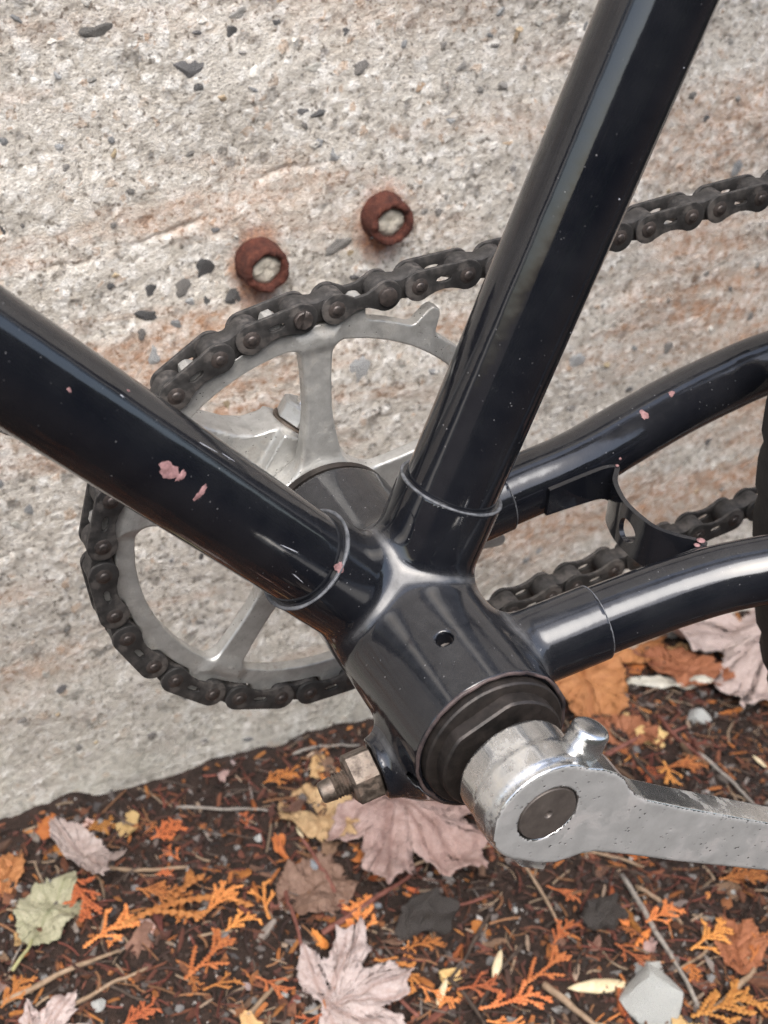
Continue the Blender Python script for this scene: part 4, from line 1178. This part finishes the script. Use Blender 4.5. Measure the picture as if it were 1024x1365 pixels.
SPR_ME = [sprig_mesh(500 + i, CEDAR[0]) for i in range(9)] + [sprig_mesh(520 + i, CEDAR[1]) for i in range(3)]
SPRIGS = [(-46.6,151.7,7.2,162.9),(-61.7,146.8,-38,157.4),(-58.6,189.5,-47.3,161.2),(-25.9,114.7,-0,123.7),(-11.3,141.9,13.7,150.5),(-46.3,214.8,-29.1,216.8),(53.6,103.9,65.2,124.8),(57.2,95.7,71.4,78.8),(-58.4,101.5,-44.1,105.6),(-21,104.3,-6.4,106.6),(2.6,102.9,11.7,90.7),(88.5,54.6,114,46.2),(112.8,57.4,138.1,60.2),(244.9,146.7,265.8,135.5),(190.6,40.8,211.8,43.7),(169,10.8,197.3,5.2),(136.1,70.1,149.4,78.6),(231,72.4,253.3,65.9),(49.2,212.2,65.3,211.5),(83.1,65.4,100.4,62.5),(87.8,46.6,100,35.4),(160.7,57.7,163.3,43.1),(-13.9,199.2,-0.9,204.5),(73.1,93.6,87.1,94.7),(-101.9,129.6,-90.5,137.2),(-1,130.8,13.8,136.3),(-29.6,172.9,-11.9,160.9),(20.1,129.1,20.9,150),(251.9,149.9,247.8,133.7),(212.6,25,228.5,32.2),(22.2,73.9,11.1,72.5),(151.4,102.1,156.6,90.1),(69.6,75.2,78.2,63.1),(179.8,61.4,196.9,61.6)]
for i, (x0, y0, x1, y1) in enumerate(SPRIGS):
    L = math.hypot(x1 - x0, y1 - y0); j = i % 9 if i not in (2, 18, 22, 23) else 9 + i % 3
    o = link('cedar_sprig', SPR_ME[j], None, G(x0, y0, 4.2), (random.uniform(-.12, .12), random.uniform(-.14, .02), math.atan2(y1 - y0, x1 - x0)), max(L / 38, .42) * 1.12)
    if i == 0: tag(o, 'largest orange cedar sprig, lying beside the tan twig and olive-green leaf', 'cedar sprig')
    else: ntag(o, 'broad rust-red cedar sprig' if j > 8 else 'broad orange cedar sprig', 'cedar sprig', (x0 + x1) / 2, (y0 + y1) / 2)
rr = np.random.default_rng(88)
for i in range(46):
    x, y = rr.uniform(-110, 330), rr.uniform(-20, 215)
    j = int(rr.integers(0, 12))
    o = link('cedar_sprig', SPR_ME[j], None, G(x, y, 2.2), (rr.uniform(-.2, .2), rr.uniform(-.2, .1), rr.uniform(0, 6.3)), rr.uniform(.16, .36))
    ntag(o, 'tiny rust-red cedar sprig' if j > 8 else 'tiny orange cedar sprig', 'cedar sprig', x, y)

# ---------------------------------------------------------------- torn leaf scraps
SCR_M = [plain('tan_scrap', (.30, .17, .07), (.50, .33, .16), .7, 150, .0012, use_rnd=True), plain('brown_scrap', (.11, .06, .04), (.25, .15, .10), .75, 150, .0012, use_rnd=True),
         plain('orange_scrap', (.36, .11, .025), (.55, .22, .06), .7, 150, .0012, use_rnd=True), plain('pinkish_scrap', (.30, .19, .16), (.48, .35, .31), .7, 150, .0012, use_rnd=True)]


def scrap_mesh(seed, mat):
    rr = np.random.default_rng(seed); n = 22; rg = 5; V = [(0, 0, 0)]; F = []; a = np.linspace(0, 2 * math.pi, n, endpoint=False)
    rad = 1 + .35 * noise(1.6 * np.cos(a) + seed, 1.6 * np.sin(a), 0, seed) + .18 * rr.uniform(-1, 1, n); el = rr.uniform(.35, .85)
    for q in np.linspace(0, 1, rg + 1)[1:]:
        for i in range(n): V.append((rad[i] * q * math.cos(a[i]), rad[i] * q * math.sin(a[i]) * el, 0))
    V = np.array(V); b = rr.uniform(-.5, .7, 3); V[:, 2] = b[0] * V[:, 0] ** 2 + b[1] * V[:, 1] ** 2 + b[2] * V[:, 0] * V[:, 1] + .16 * fbm(V[:, 0] * 2 + seed, V[:, 1] * 2, 0, 3, seed)
    F = [(0, 1 + i, 1 + (i + 1) % n) for i in range(n)] + [(1 + r_ * n + i, 1 + (r_ + 1) * n + i, 1 + (r_ + 1) * n + (i + 1) % n, 1 + r_ * n + (i + 1) % n) for r_ in range(rg - 1) for i in range(n)]
    return mesh('leaf_scrap', V * .01, F, mat)


SCR = [[scrap_mesh(700 + 10 * k + i, SCR_M[k]) for i in range(4)] for k in range(4)]
SCN = ['tan', 'dull brown', 'orange', 'pinkish']; rr = np.random.default_rng(99)
for i in range(120):
    k = int(rr.choice(4, p=[.25, .33, .26, .16])); x, y = rr.uniform(-110, 400), rr.uniform(-40, 226)
    if x < 120 and y > 175 and rr.random() < .5: continue
    o = link('leaf_scrap', SCR[k][i % 4], None, G(x, y, 2.2), (rr.uniform(-.5, .5), rr.uniform(-.5, .5), rr.uniform(0, 6.3)), rr.uniform(.3, .95))
    ntag(o, 'torn %s leaf scrap' % SCN[k], 'leaf scrap', x, y)

# ---------------------------------------------------------------- pebbles and seeds
PEB2 = {'w': pebble_mesh('pebble', plain('white_stone', (.46, .47, .45), (.64, .65, .62), .6, 120, .0012), 903, 4, .05, True, (.45, .66)),
        'k': pebble_mesh('pebble', plain('dark_rock', (.05, .043, .04), (.17, .15, .135), .9, 200, .006), 908, 4, .42, True, (.55, .9)),
        'g': pebble_mesh('pebble', plain('grey_grit', (.16, .16, .16), (.32, .31, .30), .8, 260, .0008), 907, 1, .3, True),
        'p': pebble_mesh('pebble', plain('pinkish_grit', (.30, .22, .21), (.46, .38, .37), .8, 260, .0008), 911, 1, .3, True),
        'b': pebble_mesh('pebble', plain('bluish_grit', (.20, .22, .24), (.36, .38, .40), .8, 260, .0008), 913, 1, .3, True)}
PEBBLES = [(161.6,27.3,26,'w'),(168.9,40.3,12,'w'),(162.7,73.1,24,'k'),(85.6,106.9,26,'k'),(296.9,177.9,12,'w'),(-5,149.5,6,'w'),(-65.3,190.7,8,'g'),(-53.3,164.5,6,'w'),(-1.4,129.6,7,'g'),(34.8,180.7,6,'w'),(47.9,111.7,5,'p'),(-1.5,101.2,6,'p'),(56,77.4,6,'p'),(-63.7,116.6,9,'w'),(-80.6,138.2,6,'g'),(-32.1,101.4,6,'g'),(111.9,97.1,6,'g'),(132.7,98.3,5,'w'),(104.3,132.1,5,'g'),(196.2,60.4,6,'g'),(234.3,64.5,5,'w'),(53.6,155.1,9,'b'),(39.2,228.7,6,'p'),(-28.7,175.9,6,'g'),(192.1,25.4,7,'g'),(130,46.8,5,'w'),(72.1,122.9,6,'b'),(9.1,246.3,5,'g'),(165.9,40.7,5,'g'),(12,91.4,5,'w')]
PN = {'w': 'tiny white pebble', 'g': 'tiny grey pebble', 'p': 'tiny pinkish pebble', 'b': 'tiny bluish-grey pebble'}
for i, (x, y, d, k) in enumerate(PEBBLES):
    o = link('pebble', PEB2[k], None, G(x, y, d * (.27 if k == 'k' else .24)), (random.uniform(-.4, .4), random.uniform(-.3, .3), random.uniform(0, 6.3)), np.array([d, d * .86, d * .72]) * (.0007 if k == 'w' and d > 10 else .00056 if d > 10 else .00045))
    if i == 0: tag(o, 'large angular white stone lying between the tan twigs', 'stone')
    elif i == 1: tag(o, 'white pebble touching the large white stone', 'stone')
    elif i == 2: tag(o, 'dark rough rock half sunk in soil below the crank', 'stone')
    elif i == 3: tag(o, 'dark rounded rock lying by the pink maple leaf', 'stone')
    elif i == 4: tag(o, 'pale pebble under the whitish willow leaf', 'stone')
    else: ntag(o, PN[k], 'pebble', x, y)
SEEDM = plain('pale_seed', (.48, .38, .22), (.68, .58, .40), .6, 300, .0003)
SEEDS = [(72.7,63.3,83.1,74),(101.4,64.3,112.7,77.4),(301.3,136.7,302,125.4),(130.9,48.6,159.8,37.9),(53.2,177.6,53.7,169.5)]
for i, (x0, y0, x1, y1) in enumerate(SEEDS):
    L = math.hypot(x1 - x0, y1 - y0); pr = [(.05, 0), (.5, .12), (.95, .4), (.9, .6), (.45, .9), (.05, 1)]
    V, F = lathe([(r * L * .13, h * L) for r, h in pr], 12, (0, 0, 0), (1, 0, 0)); V[:, 2] *= .55
    o = link('seed_husk', fixn(mesh('seed_husk', V * .001, F, SEEDM)), None, G(x0, y0, 3.5), (0, -.05, math.atan2(y1 - y0, x1 - x0)))
    if i == 3: tag(o, 'long straw-coloured husk pointing at the large white stone', 'seed husk')
    else: ntag(o, 'pale straw-coloured seed husk', 'seed husk', x0, y0)

# ---------------------------------------------------------------- leaves
HALF = [(0, 1), (.06, .88), (.13, .84), (.22, .83), (.21, .72), (.23, .60), (.25, .50), (.32, .53), (.38, .60), (.42, .68), (.48, .65), (.58, .68), (.74, .72), (.68, .58), (.66, .50), (.72, .42), (.60, .34), (.52, .25), (.46, .16), (.52, .13), (.60, .08), (.68, .02), (.56, -.05), (.48, -.12), (.34, -.14), (.2, -.13), (.08, -.06)]
MAPLE = HALF + [(0, -.02)] + [(-x, y) for x, y in HALF[:0:-1]]
OVAL = [(.36 * math.sin(a) * (1 + .05 * math.sin(9 * a)), .5 - .52 * math.cos(a)) for a in np.linspace(math.pi, -math.pi, 41)[:-1]]
LONG = [(.085 * math.sin(a) * abs(math.sin(a)) ** .3, .5 - .5 * math.cos(a)) for a in np.linspace(math.pi, -math.pi, 41)[:-1]]
VEINS = {'maple': [(0, 1), (.72, .71), (-.72, .71), (.66, .03), (-.66, .03), (.2, .80), (.62, .48), (-.62, .48)], 'oval': [], 'long': [(0, 1)]}


def leaf(name, label, x, y, L, ang, mat, shape='maple', curl=.12, fold=.1, seed=0, lift=0., tilt=(0, 0), stem=.5, stemm=None, group=None, width=1.):
    rr = np.random.default_rng(seed); out = np.array({'maple': MAPLE, 'oval': OVAL, 'long': LONG}[shape], float)
    m = 4; o2 = []
    for i in range(len(out)):                   # finer outline with ragged edge
        a, b = out[i], out[(i + 1) % len(out)]
        for k in range(m): o2.append(a + (b - a) * k / m)
    out = np.array(o2); out[:, 0] *= width; aa = np.arange(len(out)) / len(out) * 2 * math.pi; rg = (.10 * noise(3 * np.cos(aa) + seed, 3 * np.sin(aa), 0, seed) + .07 * noise(9 * np.cos(aa), 9 * np.sin(aa), 0, seed + 1)) * (shape == 'oval'); out = out * (1 + rg[:, None]) + .010 * rr.normal(size=out.shape) * (shape != 'long')
    c = np.array([0, .12]) if shape == 'maple' else np.array([0, .5]); n = len(out); rings = 14; V = [(c[0], c[1])]
    for q in np.linspace(0, 1, rings + 1)[1:]: V += (c + (out - c) * q).tolist()
    V = np.array(V)
    F = [(0, 1 + i, 1 + (i + 1) % n) for i in range(n)] + [(1 + (r_ - 1) * n + i, 1 + r_ * n + i, 1 + r_ * n + (i + 1) % n, 1 + (r_ - 1) * n + (i + 1) % n) for r_ in range(1, rings) for i in range(n)]
    vein = np.zeros(len(V)); ends = VEINS[shape]
    if shape == 'oval': ends = [(0, 1)]; side = [((0, t), (s * .34, t + .22)) for t in np.arange(.1, .85, .13) for s in (-1, 1)]
    else: side = []
    segs = [((0, 0), e) for e in ends] + side
    if shape == 'maple':
        for e in ends[:5]:
            e = np.array(e); pe = np.array([-e[1], e[0]])
            for t in (.4, .55, .7): segs += [(tuple(e * t), tuple(e * (t + .18) + pe * .14 * s)) for s in (-1, 1)]
    for j, (a, b) in enumerate(segs):
        a = np.array(a) * np.array([width, 1]); b = np.array(b) * np.array([width, 1]); d = b - a; t = np.clip(((V - a) @ d) / (d @ d), 0, 1); dist = np.linalg.norm(V - a - t[:, None] * d, axis=1)
        vein = np.maximum(vein, np.exp(-(dist / (.017 if j < len(ends) else .010)) ** 2) * (1 if j < len(ends) else .6))
    X, Y = V[:, 0] * L, V[:, 1] * L; ux, uy = V[:, 0], V[:, 1] - .4
    Z = L * (curl * ((ux / .6) ** 2 * rr.uniform(.3, 1) + (uy / .6) ** 2 * rr.uniform(-.2, .8)) + fold * np.abs(ux) + .09 * fbm(ux * 3.5 + seed, uy * 3.5, 0, 4, seed) + .06 * curl / .12 * np.hypot(ux, uy) ** 2 * np.sin(6 * np.arctan2(uy, ux) + seed)) - vein * L * .008
    e = empty(name, G(x, y, lift), (tilt[0], tilt[1], R(ang - 90)))
    me = mesh('blade', np.stack([X, Y, Z - Z.min() * .6], 1) * .001, F, mat)
    at = me.attributes.new('vein', 'FLOAT', 'POINT'); at.data.foreach_set('value', vein.astype(np.float32))
    o = link('blade', me, e); md = o.modifiers.new('thickness', 'SOLIDIFY'); md.thickness = .00025
    if stem:
        S = smooth_path(np.array([(0, .04 * L, 0), (.02 * L, -.1 * L, .5), (.05 * L * rr.uniform(-1, 1), -.3 * L * stem / .5, 1.5), (.12 * L * rr.uniform(-1, 1), -stem * L, .2)]), 6)
        S[:, 2] += float((Z - Z.min() * .6)[0]); V2, F2 = tube(S, np.linspace(.6, .9, len(S)), 8); link('stem', fixn(mesh('stem', V2 * .001, F2, stemm or TWIG_M[0])), e)
    return tag(e, label, 'leaf', group)


PINK = m_leaf('pink_dry_leaf', (.30, .20, .175), (.44, .325, .29), (.20, .115, .095), 90, .4)
PALE = m_leaf('pale_pink_leaf', (.38, .31, .29), (.50, .425, .40), (.27, .18, .155), 90, .3)
SPOT = m_leaf('spotted_pinkish_leaf', (.36, .28, .255), (.48, .395, .36), (.22, .16, .14), 60, .55)
ORNG = m_leaf('orange_brown_leaf', (.32, .13, .05), (.46, .215, .085), (.25, .09, .03), 50, .1)
TAN = m_leaf('tan_leaf', (.36, .225, .11), (.52, .37, .205), (.30, .17, .08), 50, .25)
BRWN = m_leaf('dull_brown_leaf', (.14, .08, .055), (.27, .175, .13), (.11, .06, .04), 60, .4)
OLIV = m_leaf('olive_leaf', (.22, .215, .13), (.41, .385, .28), (.17, .175, .09), 60, .15)
WILL = m_leaf('whitish_leaf', (.46, .44, .37), (.62, .60, .53), (.40, .37, .30), 60, .1)
GREY = m_leaf('grey_curled_leaf', (.26, .20, .18), (.42, .36, .33), (.2, .14, .12), 60, .2)
RUSTL = m_leaf('rust_brown_leaf', (.22, .075, .035), (.38, .16, .08), (.16, .05, .02), 60, .2)
leaf('fallen_leaf', 'dry pink maple leaf lying below the crank boss', 104, 176, 66, -72, PINK, curl=.05, fold=.05, seed=2, lift=-0.5, stem=.35)
leaf('fallen_leaf', 'pale greyish-pink maple leaf at the end of the red-brown stalk', 26, 80, 44, -3, PALE, curl=.10, fold=.08, seed=3, lift=-0.6, tilt=(.1, 0), stem=.25)
leaf('fallen_leaf', 'big spotted pinkish maple leaf lying beside the rear tyre', 384, 218, 92, -142, SPOT, curl=.05, fold=.05, seed=4, lift=1, stem=.3)
leaf('fallen_leaf', 'smooth orange-brown oval leaf standing below the chain stay', 232, 186, 62, 72, ORNG, 'oval', curl=.10, fold=-.1, seed=5, lift=0.3, tilt=(.25, .1), stem=.15)
leaf('fallen_leaf', 'tan leaf lying under the clamp bolt', 58, 202, 46, -62, TAN, 'oval', curl=.12, fold=.08, seed=6, lift=-0.6, tilt=(.1, 0), stem=0)
leaf('fallen_leaf', 'dull brown crumpled leaf between the tan leaf and the dark rock', 30, 140, 36, 5, BRWN, 'oval', curl=.1, fold=.05, seed=7, lift=-0.6, stem=.2, width=1.3)
leaf('fallen_leaf', 'olive-green leaf with a stalk beside the cedar sprigs', -82, 158, 36, 50, OLIV, 'oval', curl=.14, fold=.12, seed=8, lift=3.5, stem=.45, stemm=plain('olive_stalk', (.25, .25, .11), (.36, .34, .18)))
leaf('fallen_leaf', 'narrow whitish willow leaf lying by the spotted maple leaf', 268, 213, 54, -24, WILL, 'long', curl=.03, fold=.05, seed=9, lift=1, stem=0, width=1.05)
leaf('fallen_leaf', 'grey curled leaf lying at the foot of the wall', -55, 222, 46, -66, GREY, 'oval', curl=.5, fold=.5, seed=10, lift=-0.6, stem=.1, width=.5)
leaf('fallen_leaf', 'whitish torn leaf lying below the olive-green leaf', -95, 106, 30, -10, PALE, 'maple', curl=.15, fold=.1, seed=12, lift=-0.5, stem=.2)
leaf('fallen_leaf', 'small orange leaf lying by the foot of the wall', -88, 192, 26, 60, ORNG, 'oval', curl=.2, fold=.2, seed=13, lift=-0.5, stem=.2, width=.8)
leaf('fallen_leaf', 'brown folded leaf lying behind the whitish willow leaf', 292, 226, 48, -55, RUSTL, 'oval', curl=.25, fold=.3, seed=14, lift=-0.6, stem=.2, width=.8)
leaf('fallen_leaf', 'orange-brown broken leaf lying beyond the cotter pin', 226, 182, 38, -28, RUSTL, 'oval', curl=.2, fold=.25, seed=15, lift=-0.6, stem=.2, width=.7)
leaf('fallen_leaf', 'rust-brown rounded leaf under the chain stay beside the oval leaf', 268, 238, 40, -10, ORNG, 'oval', curl=.2, fold=.1, seed=16, lift=-0.6, stem=.2)
leaf('fallen_leaf', 'red-brown cupped leaf lying by the large white stone', 206, 22, 30, 60, RUSTL, 'oval', curl=.3, fold=.2, seed=19, lift=-0.5, stem=0, width=1.1)

# ================================================================ unseen cedar hedge, added to darken what the black tubes reflect
ADDED_HEDGE = plain('added_cedar_foliage', (.018, .034, .012), (.06, .085, .03), .7, 30, .002)
ADDED_HBARK = plain('added_cedar_trunk', (.08, .055, .04), (.16, .11, .08), .9, 40, .004)


def added_cedar_crown():
    rr = np.random.default_rng(640); n = 3600; h = rr.uniform(.1, 1.45, n); a = rr.uniform(0, 2 * math.pi, n)
    rad = .74 * np.clip((1.6 - h) / .6, .05, 1) ** .7 * np.sqrt(rr.uniform(.35, 1, n)) * (1 + .12 * np.sin(3 * a + h * 4))
    c = np.stack([rad * np.cos(a), rad * np.sin(a), h], 1); V = np.empty((n, 4, 3))
    for i in range(n):
        m = np.array(Euler((rr.uniform(-1, 1), rr.uniform(-1, 1), rr.uniform(0, 6.3))).to_matrix()); s = rr.uniform(.05, .11)
        V[i] = c[i] + np.array([(-s, -.4 * s, 0), (.2 * s, -.6 * s, .1 * s), (1.5 * s, 0, 0), (.2 * s, .6 * s, .1 * s)]) @ m.T
    return mesh('crown', V.reshape(-1, 3), np.arange(n * 4).reshape(n, 4).tolist(), ADDED_HEDGE, smooth=False)


CROWN = added_cedar_crown(); V, F = tube(np.array([(0, 0, -.05), (.01, 0, .7), (0, .01, 1.2)]), [.07, .055, .02], 10); CTR = fixn(mesh('trunk', V, F, ADDED_HBARK))
for i in range(9):
    e = empty('added_cedar_tree', (-.9 + i * 1.02, -1.95 + .06 * math.sin(i * 2.1), 0), (0, 0, i * 1.3)); link('trunk', CTR, e); link('crown', CROWN, e)
    tag(e, 'added low green cedar behind the camera, darkening reflections in the black tubes', 'tree', 'added cedars behind the camera')
